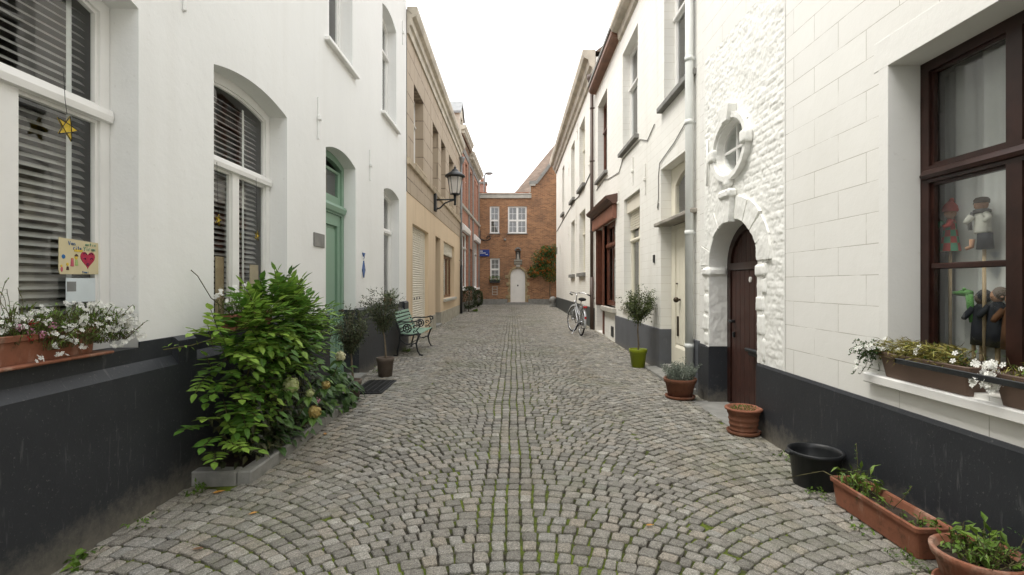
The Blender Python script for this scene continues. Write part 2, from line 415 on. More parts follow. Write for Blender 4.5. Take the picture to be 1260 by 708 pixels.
# ================================================================== street
def make_street():
    # bed of soil and moss under and between the setts
    k = N('joint soil and moss')
    o = k.xyz()
    mo = k.noise(1.1, 5, .6); mo2 = k.noise(9, 4); fine = k.noise(60, 3)
    moss = k.ramp(k.math('ADD', mo, k.math('MULTIPLY', mo2, .55)), .69, .87)
    c = k.mix(k.ramp(fine, .35, .7), (.026,.025,.018), (.062,.052,.038))
    c = k.mix(moss, c, k.mix(k.ramp(fine, .3, .7), (.075,.115,.012), (.17,.21,.03)))
    ax = k.math('ABSOLUTE', o[0])
    edge = k.n('ShaderNodeMapRange'); k.l(k.math('ADD', ax, k.math('MULTIPLY', mo2, .12)), edge.inputs['Value'])
    edge.inputs['From Min'].default_value = 2.19; edge.inputs['From Max'].default_value = 2.28
    c = k.mix(edge.outputs[0], c, k.mix(mo2, (.20,.18,.13), (.36,.34,.28)))
    m_bed = k.fin(c, .95, k.bump(fine, .8, .008, k.bump(mo2, .5, .01)), .2)
    def sheet(name, xs, ys, f, mat):
        vs = [(x, y, f(x, y)) for y in ys for x in xs]; nx = len(xs)
        fs = [(j*nx+i, j*nx+i+1, (j+1)*nx+i+1, (j+1)*nx+i) for j in range(len(ys)-1) for i in range(nx-1)]
        b = MB(); b.add(vs, fs, True); return b.build(name, mat, None, 'structure')
    sheet('street_bed', [-2.6+.2*i for i in range(27)], [-15+.5*i for i in range(93)], lambda x, y: gz(x, y)-.014, m_bed)
    g = N('far ground'); nn = g.noise(8, 5)
    sheet('ground', [-150,-60,-25,-12,-6,-3,0,3,6,12,25,60,150], [-150,-60,-30,-10,0,4,8,12,16,20,24,28,31,36,45,60,90,150,220],
          lambda x, y: edge_z(y)-.05, g.fin(g.mix(nn, (.12,.11,.09), (.2,.185,.16)), .9, g.bump(nn, .5, .02), .2))
    # setts laid in segmental arcs: a middle arc with its crown on the street axis and half arcs with their crowns at the walls
    XV = 1.10; R1 = XV/math.sin(math.radians(45)); XC = 2.42; R2 = (XC-XV)/math.sin(math.radians(45))
    V = []; F = []; T = []
    def mid(l):
        t = l/R1; return R1*math.sin(t), -(R1-R1*math.cos(t)), -t
    def side(l, sg):
        t = l/R2; return sg*(XC-R2*math.sin(t)), -(R2-R2*math.cos(t)), sg*t
    LM = R1*math.radians(45); LS = R2*math.radians(45)
    todo = []
    pitch = .099
    for j in range(int(38/pitch)):
        c = -3.6+j*pitch
        seq = [(-.205+.006*random.uniform(-1,1), -.122), (-.122, -.040), (-.040, .042), (.042, .125+.006*random.uniform(-1,1))]
        q = seq[3][1]
        while q < LM-.035:
            w = min(.122, max(.062, random.gauss(.090, .013))); seq.append((q, q+w)); q += w
        q = seq[0][0]
        while q > -LM+.035:
            w = min(.122, max(.062, random.gauss(.090, .013))); seq.append((q-w, q)); q -= w
        todo += [(mid, l0, l1, c, pitch) for l0, l1 in seq]
    pitch2 = .112
    for sg in (-1, 1):
        f = lambda l, sg=sg: side(l, sg)
        for j in range(int(38/pitch2)):
            c = -3.2+j*pitch2; q = LS+random.uniform(-.03,.02)
            while q > 0:
                w = min(.118, max(.058, random.gauss(.084, .012))); todo.append((f, q-w, q, c, pitch2)); q -= w
    if True:
        for fn, l0, l1, c, pitch in todo:
            lm = (l0+l1)/2; x, y, t = fn(lm)
            y += c + random.uniform(-.002, .002)
            if y < -2 or y > 30.92 or abs(x) > 2.235: continue
            if x < -1.93 and 3.55 < y < 5.65: continue
            if x > 2.08 and 4.88 < y < 6.2: continue
            wob = .012*math.sin(y*1.9+x*2.3)+.008*math.sin(y*4.7-x*3.1+1.3)
            x += wob*.5; y += wob
            ct, st = math.cos(t), math.sin(t)
            hh = pitch*ct*.5 ; hw = (l1-l0)/2
            g = .0042 + .0022*random.random(); gl = .0048+.003*random.random()
            near = y < 11
            cn = []
            rz = random.uniform(-.05, .05)
            for sx, sy in ((-1,-1),(1,-1),(1,1),(-1,1)):
                cn.append((sx*(hw-gl)+random.gauss(0,.0028), sy*(hh-g)+random.gauss(0,.0028)))
            z0 = gz(x, y) + random.gauss(0, .0018)
            tx, ty = random.gauss(0,.018), random.gauss(0,.018)
            def put(u, v, dz):
                u2 = u*math.cos(rz)-v*math.sin(rz); v2 = u*math.sin(rz)+v*math.cos(rz)
                V.append((x+u2*ct-v2*st, y+u2*st+v2*ct, z0+dz+tx*u2+ty*v2))
            o = len(V); tint = random.random()
            if near:
                per = []
                for q in range(4):
                    p = cn[q]; a = cn[q-1]; d = cn[(q+1) % 4]
                    k1 = random.uniform(.05, .19); k2 = random.uniform(.05, .19)
                    per.append((p[0]+(a[0]-p[0])*k1, p[1]+(a[1]-p[1])*k1)); 
                    per.append((p[0]*.965, p[1]*.965)) if False else None
                    per.append((p[0]+(d[0]-p[0])*k2, p[1]+(d[1]-p[1])*k2))
                n = len(per)
                dome = random.uniform(-.0012, .002)
                for sc_, dz in ((1, -.035), (1, -.0065), (.982, -.0022), (.93, .0), (.5, dome)):
                    for p in per: put(p[0]*sc_, p[1]*sc_, dz)
                for r in range(4):
                    for q in range(n):
                        F.append((o+r*n+q, o+r*n+(q+1) % n, o+(r+1)*n+(q+1) % n, o+(r+1)*n+q)); T.append(tint)
                F.append(tuple(range(o+4*n, o+5*n))); T.append(tint)
            else:
                for sc_, dz in ((1.0, -.03), (1, -.006), (.91, 0)):
                    for p in cn: put(p[0]*sc_, p[1]*sc_, dz)
                for r in range(2):
                    for q in range(4):
                        F.append((o+r*4+q, o+r*4+(q+1) % 4, o+(r+1)*4+(q+1) % 4, o+(r+1)*4+q)); T.append(tint)
                F.append(tuple(range(o+8, o+12))); T.append(tint)
    me = bpy.data.meshes.new('cobbled_street'); me.from_pydata(V, [], F)
    me.polygons.foreach_set('use_smooth', [True]*len(F))
    at = me.attributes.new('tint', 'FLOAT', 'FACE'); at.data.foreach_set('value', T)
    me.update()
    k = N('porphyry setts')
    a = k.n('ShaderNodeAttribute', attribute_name='tint').outputs['Fac']
    cr = k.n('ShaderNodeValToRGB'); k.l(a, cr.inputs[0]); e = cr.color_ramp.elements
    e[0].color = (.20,.188,.168,1); e[1].color = (.43,.408,.365,1)
    for p, q in ((.25,(.275,.26,.232,1)), (.55,(.32,.302,.27,1)), (.72,(.345,.31,.262,1)), (.88,(.295,.287,.268,1))):
        x = cr.color_ramp.elements.new(p); x.color = q
    sp = k.noise(190, 3, .85); sp2 = k.noise(85, 3, .7); md = k.noise(26, 4); big = k.noise(.55, 5, .6)
    c = k.mix(k.ramp(sp, .36, .64), (.42,.42,.42), (1.5,1.5,1.48))
    c = k.mix(1.0, cr.outputs[0], c, 'MULTIPLY')
    c = k.mix(k.ramp(sp2, .35, .65), k.mix(1.0, c, (.72,.72,.72), 'MULTIPLY'), k.mix(1.0, c, (1.2,1.2,1.2), 'MULTIPLY'))
    c = k.mix(k.ramp(md, .3, .75), c, k.mix(1.0, c, (.74,.73,.7), 'MULTIPLY'))
    c = k.mix(k.ramp(big, .35, .7), c, k.mix(1.0, c, (.97,.965,.94), 'MULTIPLY'))
    dirt = k.noise(.9, 5, .65, sc3=(1.6, .45, 1)); c = k.mix(k.math('MULTIPLY', k.ramp(dirt, .52, .72), .5), c, k.mix(1.0, c, (.82,.70,.55), 'MULTIPLY'))
    mossy = k.math('MULTIPLY', k.ramp(k.math('ADD', k.noise(.8, 5, .6), k.math('MULTIPLY', k.noise(15, 4), .45)), .74, .92), .38)
    c = k.mix(mossy, c, (.085,.10,.035))
    m = k.fin(c, .78, k.bump(sp2, .7, .004, k.bump(md, .7, .007)), .35)
    me.materials.append(m)
    ob = bpy.data.objects.new('cobbled_street', me); COL.objects.link(ob); ob['kind'] = 'structure'
make_street()

# ================================================================== house helpers
def shell(root, P, s0, s1, ztop, depth, mat, zb=-.3, wallname='wall', front=None):
    """side and back walls behind a facade, joined with it in one mesh (front = MB to add to)"""
    b = front or MB(P); b.P = P
    a0, a1 = s0+.004, s1-.004
    vs = [(a0,-.01,zb),(a1,-.01,zb),(a1,-depth,zb),(a0,-depth,zb),(a0,-.01,ztop),(a1,-.01,ztop),(a1,-depth,ztop),(a0,-depth,ztop)]
    b.add(vs, [(0,3,7,4),(3,2,6,7),(2,1,5,6)])
    return b
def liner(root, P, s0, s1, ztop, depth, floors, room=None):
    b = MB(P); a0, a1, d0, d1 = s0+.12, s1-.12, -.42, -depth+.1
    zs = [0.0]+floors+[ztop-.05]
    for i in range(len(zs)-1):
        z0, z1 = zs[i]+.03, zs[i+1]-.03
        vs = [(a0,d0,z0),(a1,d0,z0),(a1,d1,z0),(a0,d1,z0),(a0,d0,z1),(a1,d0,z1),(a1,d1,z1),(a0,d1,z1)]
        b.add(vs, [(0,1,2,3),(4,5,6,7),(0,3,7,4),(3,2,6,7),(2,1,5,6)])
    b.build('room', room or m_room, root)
def gable_roof(root, P, s0, s1, ze, depth, pitch, mat, over=.12):
    b = MB(P); zr = ze+depth/2*pitch
    b.add([(s0,over,ze-over*pitch),(s1,over,ze-over*pitch),(s1,-depth/2,zr),(s0,-depth/2,zr),(s0,-depth-over,ze-over*pitch),(s1,-depth-over,ze-over*pitch)],
          [(0,1,2,3),(3,2,5,4)])
    b.add([(s0+.01,0,ze),(s0+.01,-depth/2,zr-.02),(s0+.01,-depth,ze)], [(0,1,2)]); b.add([(s1-.01,0,ze),(s1-.01,-depth/2,zr-.02),(s1-.01,-depth,ze)], [(0,1,2)])
    return b.build('roof', mat, root)

def rowsplit(z0, z1, fracs): return [(z0, z1)]

def window(root, P, s0, s1, z0, zs, rise, n, mat, fw=.055, rows=((None,1),), trans=.06, mw=.055, bars=(0,0), barw=.02,
           blind=False, curtain=None, t=.055, tapes=2, name='window', pane=True, reveal_n=0.0, lip=True, tray=None):
    """frame in the opening s0..s1, z0..zs (+arch rise); rows = ((top z of row, number of lights), ...) from the bottom"""
    b = MB(P)
    outer = arch(s0+.003, s1-.003, z0, zs, rise)
    holes = []; zl = z0+fw; prev = None
    for i, (ztop, cols) in enumerate(rows):
        last = i == len(rows)-1
        zt = ztop if not last else None
        wcol = ((s1-s0)-2*fw-(cols-1)*mw)/cols
        for c in range(cols):
            a = s0+fw+c*(wcol+mw); e = a+wcol
            if not last: holes.append(rect(a, e, zl, zt-trans/2))
            else:
                k = 10 if rise > 0 else 1
                top = [(e-(e-a)*q/k, arch_top(s0, s1, zs, rise, e-(e-a)*q/k)-fw*1.05) for q in range(k+1)]
                holes.append([(a, zl), (e, zl)]+top)
        if not last:
            zl = zt+trans/2
    b.plate(outer, holes, n, n-t)
    # raised sash edges, glazing bars and moulded transoms
    pn = MB(P)
    for h in holes:
        hs0 = min(p[0] for p in h); hs1 = max(p[0] for p in h); hz0 = min(p[1] for p in h); hz1 = max(p[1] for p in h)
        q = .018
        inner = [(min(max(p[0], hs0+q), hs1-q), max(hz0+q, p[1]-(q if p[1] > hz0+.001 else 0))) for p in h]
        b.plate(h, [inner], n-.018, n-.045)
        pn.add([(p[0], n-.035, p[1]) for p in inner], [tuple(range(len(inner)))])
        for i in range(bars[0]):
            s = hs0+(hs1-hs0)*(i+1)/(bars[0]+1); b.box(s-barw/2, s+barw/2, n-.016, n-.042, hz0, min(hz1, arch_top(s0,s1,zs,rise,s)-fw) )
        for i in range(bars[1]):
            z = hz0+(hz1-hz0)*(i+1)/(bars[1]+1); b.box(hs0, hs1, n-.017, n-.041, z-barw/2, z+barw/2)
    if lip:
        for ztop, c in rows[:-1]:
            b.profile([(n-.01, ztop-trans/2), (n+.028, ztop-trans/2+.006), (n+.034, ztop), (n+.026, ztop+trans/2-.008), (n-.01, ztop+trans/2)], s0+.012, s1-.012)
    w = b.build(name, mat, root)
    if pane: pn.build('pane', m_glass, w)
    if blind:
        sl = MB(P); nb = n-.13; a, e = s0+.05, s1-.05
        z = z0+.06; zt = zs+rise*.3-.06
        while z < zt:
            j = random.uniform(-.0016, .0016)
            sl.add([(a, nb+.018, z-.017+j*.3), (e, nb+.018, z-.017-j*.3), (e, nb, z+.001), (a, nb, z+.001), (e, nb-.018, z+.015), (a, nb-.018, z+.015)], [(0,1,2,3),(3,2,4,5)])
            z += .047
        bl = sl.build('blind', m_slats, w)
        tp = MB(P)
        for i in range(tapes):
            s = a+(e-a)*(i+.5)/tapes+.05*(i-.5) if tapes > 1 else (a+e)/2
            tp.box(s-.018, s+.018, nb+.024, nb+.026, z0+.05, zt)
        tp.build('blind_tape', m_tape, bl) if False else tp.build('blind_tape', m_tape, w)
    if curtain is not None:
        cu = MB(P); a, e = s0+.03, s1-.03; nb = n-.16; k = 48
        parts = curtain if isinstance(curtain, list) else [(a, e)]
        for (ca, ce) in parts:
            vs = []; 
            for i in range(k+1):
                s = ca+(ce-ca)*i/k; d = nb+.022*math.sin(i*1.15)+.012*math.sin(i*2.7+1)
                vs += [(s, d, z0+.02), (s, d*1.0+.0, zs+rise)]
            cu.add(vs, [(2*i, 2*i+2, 2*i+3, 2*i+1) for i in range(k)], True)
            if len(parts) > 1: cu.build('curtain', m_curt, w); cu = MB(P)
        if cu.v: cu.build('curtain', m_curt if curtain is not True else m_gcurt, w)
    return w

def sill(root, P, s0, s1, z1, n1, th=.07, n0=-.12, mat=None, parent=None):
    b = MB(P); b.box(s0, s1, n0, n1, z1-th, z1, .008)
    return b.build('sill', mat or m_stone, parent or root)

def tie(root, P, s, z0, z1, mat, knob=True):
    b = MB(P); b.box(s-.014, s+.014, .001, .022, z0, z1, .006)
    if knob: b.box(s-.03, s+.03, .004, .045, (z0+z1)/2-.03, (z0+z1)/2+.03, .01)
    b.build('wall_tie', mat, root)

def pipe(root, P, s, n, z0, z1, r, mat, joints=(), kin=None, name='downpipe', foot=None):
    b = MB(P); pts = [(s, n, z0), (s, n, z1)]
    if kin: pts += kin
    b.tube(pts, r, 14)
    for z in joints:
        b.tube([(s, n, z-.03), (s, n, z+.03)], r*1.12, 14)
        b.box(s-.012, s+.012, 0.0, n, z-.012, z+.012)
    if foot: b.tube([(s, n, z0), (s, n, foot)], r*1.14, 14)
    return b.build(name, mat, root)

def tilemat(name, c1, c2):
    k = N(name); o = k.xyz(); cx = k.n('ShaderNodeCombineXYZ')
    k.l(o[1], cx.inputs[0]); k.l(k.math('ADD', o[2], k.math('MULTIPLY', o[0], .2)), cx.inputs[1])
    br = k.n('ShaderNodeTexBrick'); k.l(cx.outputs[0], br.inputs['Vector']); br.inputs['Scale'].default_value = 1
    br.inputs['Brick Width'].default_value = .16; br.inputs['Row Height'].default_value = .11; br.inputs['Mortar Size'].default_value = .010
    br.inputs['Color1'].default_value = c1+(1,); br.inputs['Color2'].default_value = c2+(1,); br.inputs['Mortar'].default_value = sc(c1, .35)+(1,)
    c = k.mix(k.ramp(k.noise(3, 5), .4, .75), br.outputs['Color'], sc(c1, .55))
    return k.fin(c, .8, k.bump(k.math('SUBTRACT', 1.0, br.outputs['Fac']), .8, .03), .3)
m_tile = tilemat('orange clay tiles', (.38,.13,.06), (.30,.10,.05))
m_tiled = tilemat('old brown clay tiles', (.27,.205,.16), (.235,.175,.135))

# ================================================================== L1: long white house on the left
H = thing('white_house', 'long white plastered house with charcoal plinth, sage green door and arched windows', 'house', (-W, 4.6, 0))
S0, S1 = -15.0, 11.15
G = [(-2.3, -1.01), (-.35, .94), (1.9, 3.19), (3.99, 5.28), (9.22, 10.45)]     # ground floor windows
DR = (6.37, 7.57)
U = [(6.42, 7.42, 4.42, 6.42), (9.12, 10.2, 4.42, 6.33)]
openings = [arch(a, b, .9, 3.09, .09) for a, b in G] + [arch(DR[0], DR[1], -.2, 3.08, .10)] + [arch(a, b, z0, zs, .10) for a, b, z0, zs in U]
b = MB(FL)
b.plate(rect(S0, S1, -.3, 7.9), openings, 0, -.23, back=False, sides=False)
shell(H, FL, S0, S1, 7.9, 7, m_white, front=b)
b.build('wall', m_white, H)
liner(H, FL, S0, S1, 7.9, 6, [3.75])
gable_roof(H, FL, S0, S1, 7.9, 7, .9, m_tile)
b = MB(FL); b.profile([(0,7.62),(.10,7.66),(.12,7.74),(.22,7.8),(.24,7.9),(0,7.9)], S0, S1); b.build('cornice', m_lstone, H)
# plinth with sloped ledges under the windows
b = MB(FL); D = .052; full = [(-.004,-.3),(D,-.3),(D,1.02),(.02,1.046),(-.004,1.048)]
niche = [(-.2,-.3),(D,-.3),(D,.865),(.006,.925),(.006,1.012),(-.2,1.012)]
sol = [(-.004,-.3),(D,-.3),(D,.865),(.006,.925),(.006,1.046),(-.004,1.048)]
cur = S0
for a, e in G:
    n0, n1 = a-.3, e+.3
    if cur < n0: 
        if cur < DR[0] < n0:
            b.profile(full, cur, DR[0]+.003); b.box(DR[0]-.02, DR[0]+.004, -.2, -.001, -.3, 1.03); b.build('plinth', m_plinth, H); b = MB(FL); b.profile(full, DR[1]-.003, n0); b.box(DR[1]+.02, DR[1]-.004, -.2, -.001, -.3, 1.03)
        else: b.profile(full, cur, n0)
    b.profile(sol, n0, a); b.profile(niche, a-.001, e+.001); b.profile(sol, e, n1)
    # rounded end of the ledge recess
    cur = n1
b.profile(full, cur, S1-.01)
b.build('plinth', m_plinth, H)
for i, (a, e) in enumerate(G):
    if i < 1: continue
    w = window(H, FL, a, e, 1.0, 3.09, .09, -.175, m_trim, fw=.075, rows=((2.42, 2), (None, 1)), mw=.11, trans=.085, blind=True, tapes=3 if i < 3 else 2)
for a, e, z0, zs in U:
    w = window(H, FL, a, e, z0, zs, .10, -.17, m_trim, fw=.06, rows=((z0+1.35, 2), (None, 1)), mw=.08, curtain=True)
    sill(H, FL, a-.10, e+.14, z0+.005, .07, .05, mat=m_trim)
# green door with transom light
a, e = DR
n = -.17
b = MB(FL); b.plate(arch(a+.003, e-.003, .06, 3.08, .10), [rect(a+.10, e-.10, .12, 2.37), [(a+.10, 2.52), (e-.10, 2.52)]+[(e-.10-(e-a-.2)*q/8, arch_top(a, e, 3.08, .1, e-.10-(e-a-.2)*q/8)-.09) for q in range(9)]], n, n-.07)
b.profile([(n-.01,2.38),(n+.03,2.40),(n+.05,2.46),(n+.03,2.5),(n-.01,2.51)], a+.02, e-.02)
b.plate([(a+.10, 2.52), (e-.10, 2.52), (e-.10, 2.985), (a+.10, 2.985)], [rect(a+.2, e-.2, 2.62, 2.95)], n-.02, n-.06)
fr = b.build('door_frame', m_green, H)
b = MB(FL); b.quad((a+.2,n-.04,2.62),(e-.2,n-.04,2.62),(e-.2,n-.04,2.95),(a+.2,n-.04,2.95)); b.build('pane', m_glass, fr)
b = MB(FL); dn = n-.02
b.plate(rect(a+.103, e-.103, .10, 2.367), [rect(a+.22, e-.22, .92, 2.25), rect(a+.22, e-.22, .25, .78)], dn, dn-.05)
for z0, z1 in ((.92, 2.25), (.25, .78)):
    b.plate(rect(a+.22, e-.22, z0, z1), [rect(a+.26, e-.26, z0+.04, z1-.04)], dn+.014, dn-.03)
    b.box(a+.262, e-.262, dn-.022, dn-.03, z0+.042, z1-.042); b.box(a+.31, e-.31, dn-.004, dn-.025, z0+.09, z1-.09, .012)
b.box((a+e)/2-.018, (a+e)/2+.018, dn+.001, dn+.012, .12, .2)
b.profile([(dn, .80),(dn+.035,.82),(dn+.035,.86),(dn,.89)], a+.11, e-.11)
dr = b.build('door', m_green, H)
b = MB(FL); b.box(a+.5, a+.72, dn, dn+.012, .70, .75, .004); b.build('letter_slot', m_brass, dr); b = MB(FL); b.ball((e-.165, dn+.05, 1.02), .028); b.box(e-.18, e-.15, dn, dn+.04, 1.005, 1.035)
b.build('handle', m_brass, dr)
b = MB(FL); b.box(a-.02, e+.02, -.19, .16, -.15, edge_z(7)+.075, .012); b.build('door_step', m_kerb, H)
for s, z in ((3.62, 3.55), (6.1, 3.35), (8.3, 3.3), (10.75, 6.6)): tie(H, FL, s, z-.25, z+.25, m_white)

# stone plaque and glazed charm beside the green door
b = MB(FL); b.box(5.97, 6.30, .002, .014, 1.84, 2.0, .004)
t = thing('wall_plaque', 'small grey stone plaque on the white wall left of the sage green door', 'plaque', (-W, 6.1, 1.92)); b.build('plaque', m_stone, t)
t = thing('wall_ornament', 'small blue glazed diamond ornament on the white wall right of the sage green door', 'ornament', (-W, 7.95, 1.75))
m_blue = M('blue glaze', (.03,.09,.26), .2, .3, 30, 0); m_wglz = M('white glaze', (.7,.72,.78), .2, .05, 30, 0)
b = MB(FL); b.plate([(7.95,1.50),(8.02,1.62),(7.95,1.76),(7.88,1.62)], [], .018, .002); b.plate([(7.89,1.88),(8.01,1.88),(7.95,1.79)], [], .018, .002); b.build('tile', m_blue, t)
b = MB(FL); b.plate([(7.92,1.80),(7.95,1.775),(7.98,1.80),(7.965,1.84),(7.935,1.84)], [], .016, .002); b.build('glaze', m_wglz, t)

# ================================================================== L2: brown rendered house with garage shutter
H2 = thing('rendered_house', 'two storey house with brown stone coursed upper floor and tan lower floor, ivory garage shutter', 'house', (-W, 16.7, 0))
S0, S1 = 11.15, 22.3
m_tan = plaster('tan render', (.645,.505,.345), .18, .25, .3)
m_course = blocks('brown cement coursing', (.42,.34,.25), .95, .46, .3, -.02, .014, (.17,.13,.09), 1.0, .34)
m_course2 = M('smooth cement trim', (.45,.37,.265), .8, .25, 3, .3, 50)
m_base = M('grey cement base', (.36,.335,.27), .85, .25, 4, .3, 40)
m_corn = M('weathered pale cornice', (.50,.455,.375), .8, .25, 3, .25, 40)
GO = [rect(11.84, 14.06, .08, 2.79), rect(15.3, 16.35, .1, 2.83), rect(17.1, 20.2, .92, 2.83)]
UO = [rect(11.93, 13.2, 4.16, 6.0), rect(14.7, 15.8, 4.16, 6.0), rect(16.4, 17.5, 4.16, 6.0), rect(18.4, 19.8, 4.16, 6.0), rect(20.6, 21.6, 4.16, 6.0)]
b = MB(FL); b.plate(rect(S0, S1, -.3, 3.4), GO, 0, -.26, back=False, sides=False); b.build('lower_wall', m_tan, H2)
b = MB(FL); b.plate(rect(S0, S1, 3.4, 7.34), UO, .012, -.30, back=False, sides=False); b.add([(S0,0,3.4),(S1,0,3.4),(S1,.012,3.4),(S0,.012,3.4)], [(0,1,2,3)])
shell(H2, FL, S0, S1, 7.3, 7, m_course, front=b); b.build('upper_wall', m_course, H2)
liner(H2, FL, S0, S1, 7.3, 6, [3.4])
gable_roof(H2, FL, S0, S1, 7.3, 7, .8, m_tiled)
b = MB(FL); b.profile([(.012,6.80),(.05,6.80),(.06,6.95),(.11,6.98),(.12,7.12),(.2,7.16),(.235,7.26),(.235,7.36),(.012,7.36)], S0+.01, S1); b.build('cornice', m_corn, H2)
b = MB(FL); b.profile([(.012,3.98),(.07,4.0),(.085,4.10),(.06,4.13),(.012,4.14)], S0+.01, S1); b.build('sill_band', m_course2, H2)
b = MB(FL)
for a, e in ((S0+.01, 11.6), (14.35, 15.302), (16.348, S1)): b = MB(FL); b.box(a, e, -.2 if a > 12 else -.02, .02, -.3, .52); b.build('base_course', m_base, H2)
for i, (a, e) in enumerate([(11.93,13.2),(14.7,15.8),(16.4,17.5),(18.4,19.8),(20.6,21.6)]):
    w = window(H2, FL, a, e, 4.17, 6.0, 0, -.2, m_trim, fw=.06, rows=((5.35, 2), (None, 2)), mw=.07, curtain=True if i % 2 else None)
    sill(H2, FL, a-.05, e+.05, 4.165, .09, .06, mat=m_course2)
b = MB(FL); a, e = 11.84, 14.06
z = .12
while z < 2.76:
    b.profile([(-.13, z), (-.118, z+.01), (-.112, z+.03), (-.118, z+.045), (-.13, z+.054)], a+.03, e-.03, caps=False); z += .056
b.box(a+.004, a+.03, -.16, -.1, .1, 2.78); b.box(e-.03, e-.004, -.16, -.1, .1, 2.78); b.box(a+.03, e-.03, -.15, -.13, .1, 2.78)
gs = b.build('garage_shutter', m_shutter, H2)
for s in (12.6, 12.95, 13.3): b = MB(FL); b.box(s-.03, s+.03, -.112, -.1, 1.02, 1.08, .01); b.build('shutter_lock', m_black, gs)
m_ddoor = M('dark grey door paint', (.045,.042,.04), .5, .15, 4, .05, 40)
b = MB(FL); b.plate(rect(15.304,16.346,.1,2.83), [rect(15.42,16.23,.9,2.0)], -.25, -.3); b.box(15.42,16.23,-.265,-.29,.9,2.0); b.profile([(-.25,2.1),(-.22,2.12),(-.22,2.17),(-.25,2.2)], 15.31, 16.34)
d = b.build('door', m_ddoor, H2); b = MB(FL); b.ball((15.5,-.21,1.1),.03); b.box(15.485,15.515,-.25,-.22,1.085,1.115); b.build('handle', m_brass, d)
b = MB(FL); b.box(15.28,16.37,-.3,.05,0,edge_z(16)+.06,.01); b.build('door_step', m_kerb, H2)
w = window(H2, FL, 17.1, 20.2, .92, 2.42, 0, -.16, m_mwood, fw=.09, rows=((None, 3),), mw=.09, curtain=[(17.2,18.2),(19.2,20.1)])
b = MB(FL); 
z = 2.43
while z < 2.82: b.profile([(-.1,z),(-.088,z+.01),(-.084,z+.03),(-.1,z+.047)], 17.105, 20.195, caps=False); z += .048
b.box(17.105,20.195,-.14,-.1,2.425,2.829); b.build('roller_shutter', m_shutter, w)
sill(H2, FL, 17.0, 20.3, .915, .09, .09, mat=m_lstone)
b = MB(FL); b.tube([(21.95,.09,edge_z(22)),(21.95,.09,2.2)],.055,12); b.build('downpipe_shoe', m_black, H2)
pipe(H2, FL, 21.95, .09, 2.2, 6.55, .045, m_zinc, (2.4, 4.4))
b = MB(FL); b.lathe([(.05,0),(.06,.02),(.12,.2),(.12,.26)], (21.95,.13,6.5), 12); b.build('rain_hopper', m_zinc, H2)

# ================================================================== L3: red brick houses
H3 = thing('brick_townhouse', 'red brick town house with grey stone strips, white lintels and dentilled cornices', 'house', (-2.2, 26.5, .17))
S0, S1 = 22.32, 31.0
m_redb = bricks('red bricks', (.40,.175,.11), (.33,.135,.085), (.36,.29,.23), amount=.25)
W1 = [(22.9,25.2,1.2,3.78), (28.1,30.4,1.2,3.78)]; W2 = [(22.75,23.6,4.95,7.1), (24.2,25.05,4.95,7.1), (28.3,29.0,4.95,7.1), (29.6,30.3,4.95,7.1)]
DO = rect(26.0,27.2,.2,3.2)
b = MB(FB); b.plate(rect(S0, S1, -.3, 7.9), [rect(a,e,c,d) for a,e,c,d in W1+W2]+[DO, rect(26.2,27.0,4.95,7.1)], 0, -.2, back=False, sides=False)
shell(H3, FB, S0, S1, 7.9, 6, m_redb, front=b); b.build('wall', m_redb, H3)
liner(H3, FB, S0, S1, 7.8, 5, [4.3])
gable_roof(H3, FB, S0, S1, 7.95, 6, .95, m_tile)
b = MB(FB)
for s in (22.4, 25.6, 27.4, 30.7): b.box(s-.14, s+.14, .0, .05, 0.2, 7.6)
b.box(S0, S1, .0, .03, 7.3, 7.62); b.box(22.32, 31, .052, .07, .1, .6)
b.build('stone_strips', m_stone, H3)
b = MB(FB); b.profile([(0,4.78),(.08,4.80),(.1,4.9),(0,4.93)], S0, S1); b.build('string_course', m_lstone, H3)
def dentils(s0, s1, z, n, k):
    b = MB(FB); b.profile([(0,z-.45),(.05,z-.42),(.05,z-.2),(n-.05,z-.16),(n,z-.04),(n,z),(0,z)], s0, s1)
    for i in range(k):
        s = s0+(s1-s0)*(i+.3)/k; b.box(s, s+(s1-s0)/k*.5, .051, n-.06, z-.34, z-.185)
    return b.build('cornice', m_corn, H3)
dentils(S0, 25.6, 8.25, .26, 14); dentils(25.62, S1, 7.95, .28, 20)
for a, e, c, d in W1:
    window(H3, FB, a, e, c, d, 0, -.1, m_trim, fw=.08, rows=((3.1,2),(None,2)), mw=.09)
    b = MB(FB); b.profile([(0,d-.02),(.13,d+.0),(.15,d+.2),(.05,d+.32),(0,d+.34)], a-.12, e+.12); b.build('lintel', m_trim, H3)
    sill(H3, FB, a-.1, e+.1, c+.003, .1, .09, mat=m_trim)
for a, e, c, d in W2+[(26.2,27.0,4.95,7.1)]:
    window(H3, FB, a, e, c, d, 0, -.12, m_trim, fw=.06, rows=((6.3,2),(None,1)), mw=.06)
b = MB(FB); b.plate(DO, [rect(26.15,27.05,2.5,3.05)], -.17, -.22); b.box(26.2,27.0,-.15,-.17,.5,1.2,.01); b.box(26.2,27.0,-.15,-.17,1.35,2.3,.01)
d = b.build('door', m_ddoor, H3); b = MB(FB); b.quad((26.15,-.19,2.5),(27.05,-.19,2.5),(27.05,-.19,3.05),(26.15,-.19,3.05)); b.build('pane', m_glass, d)
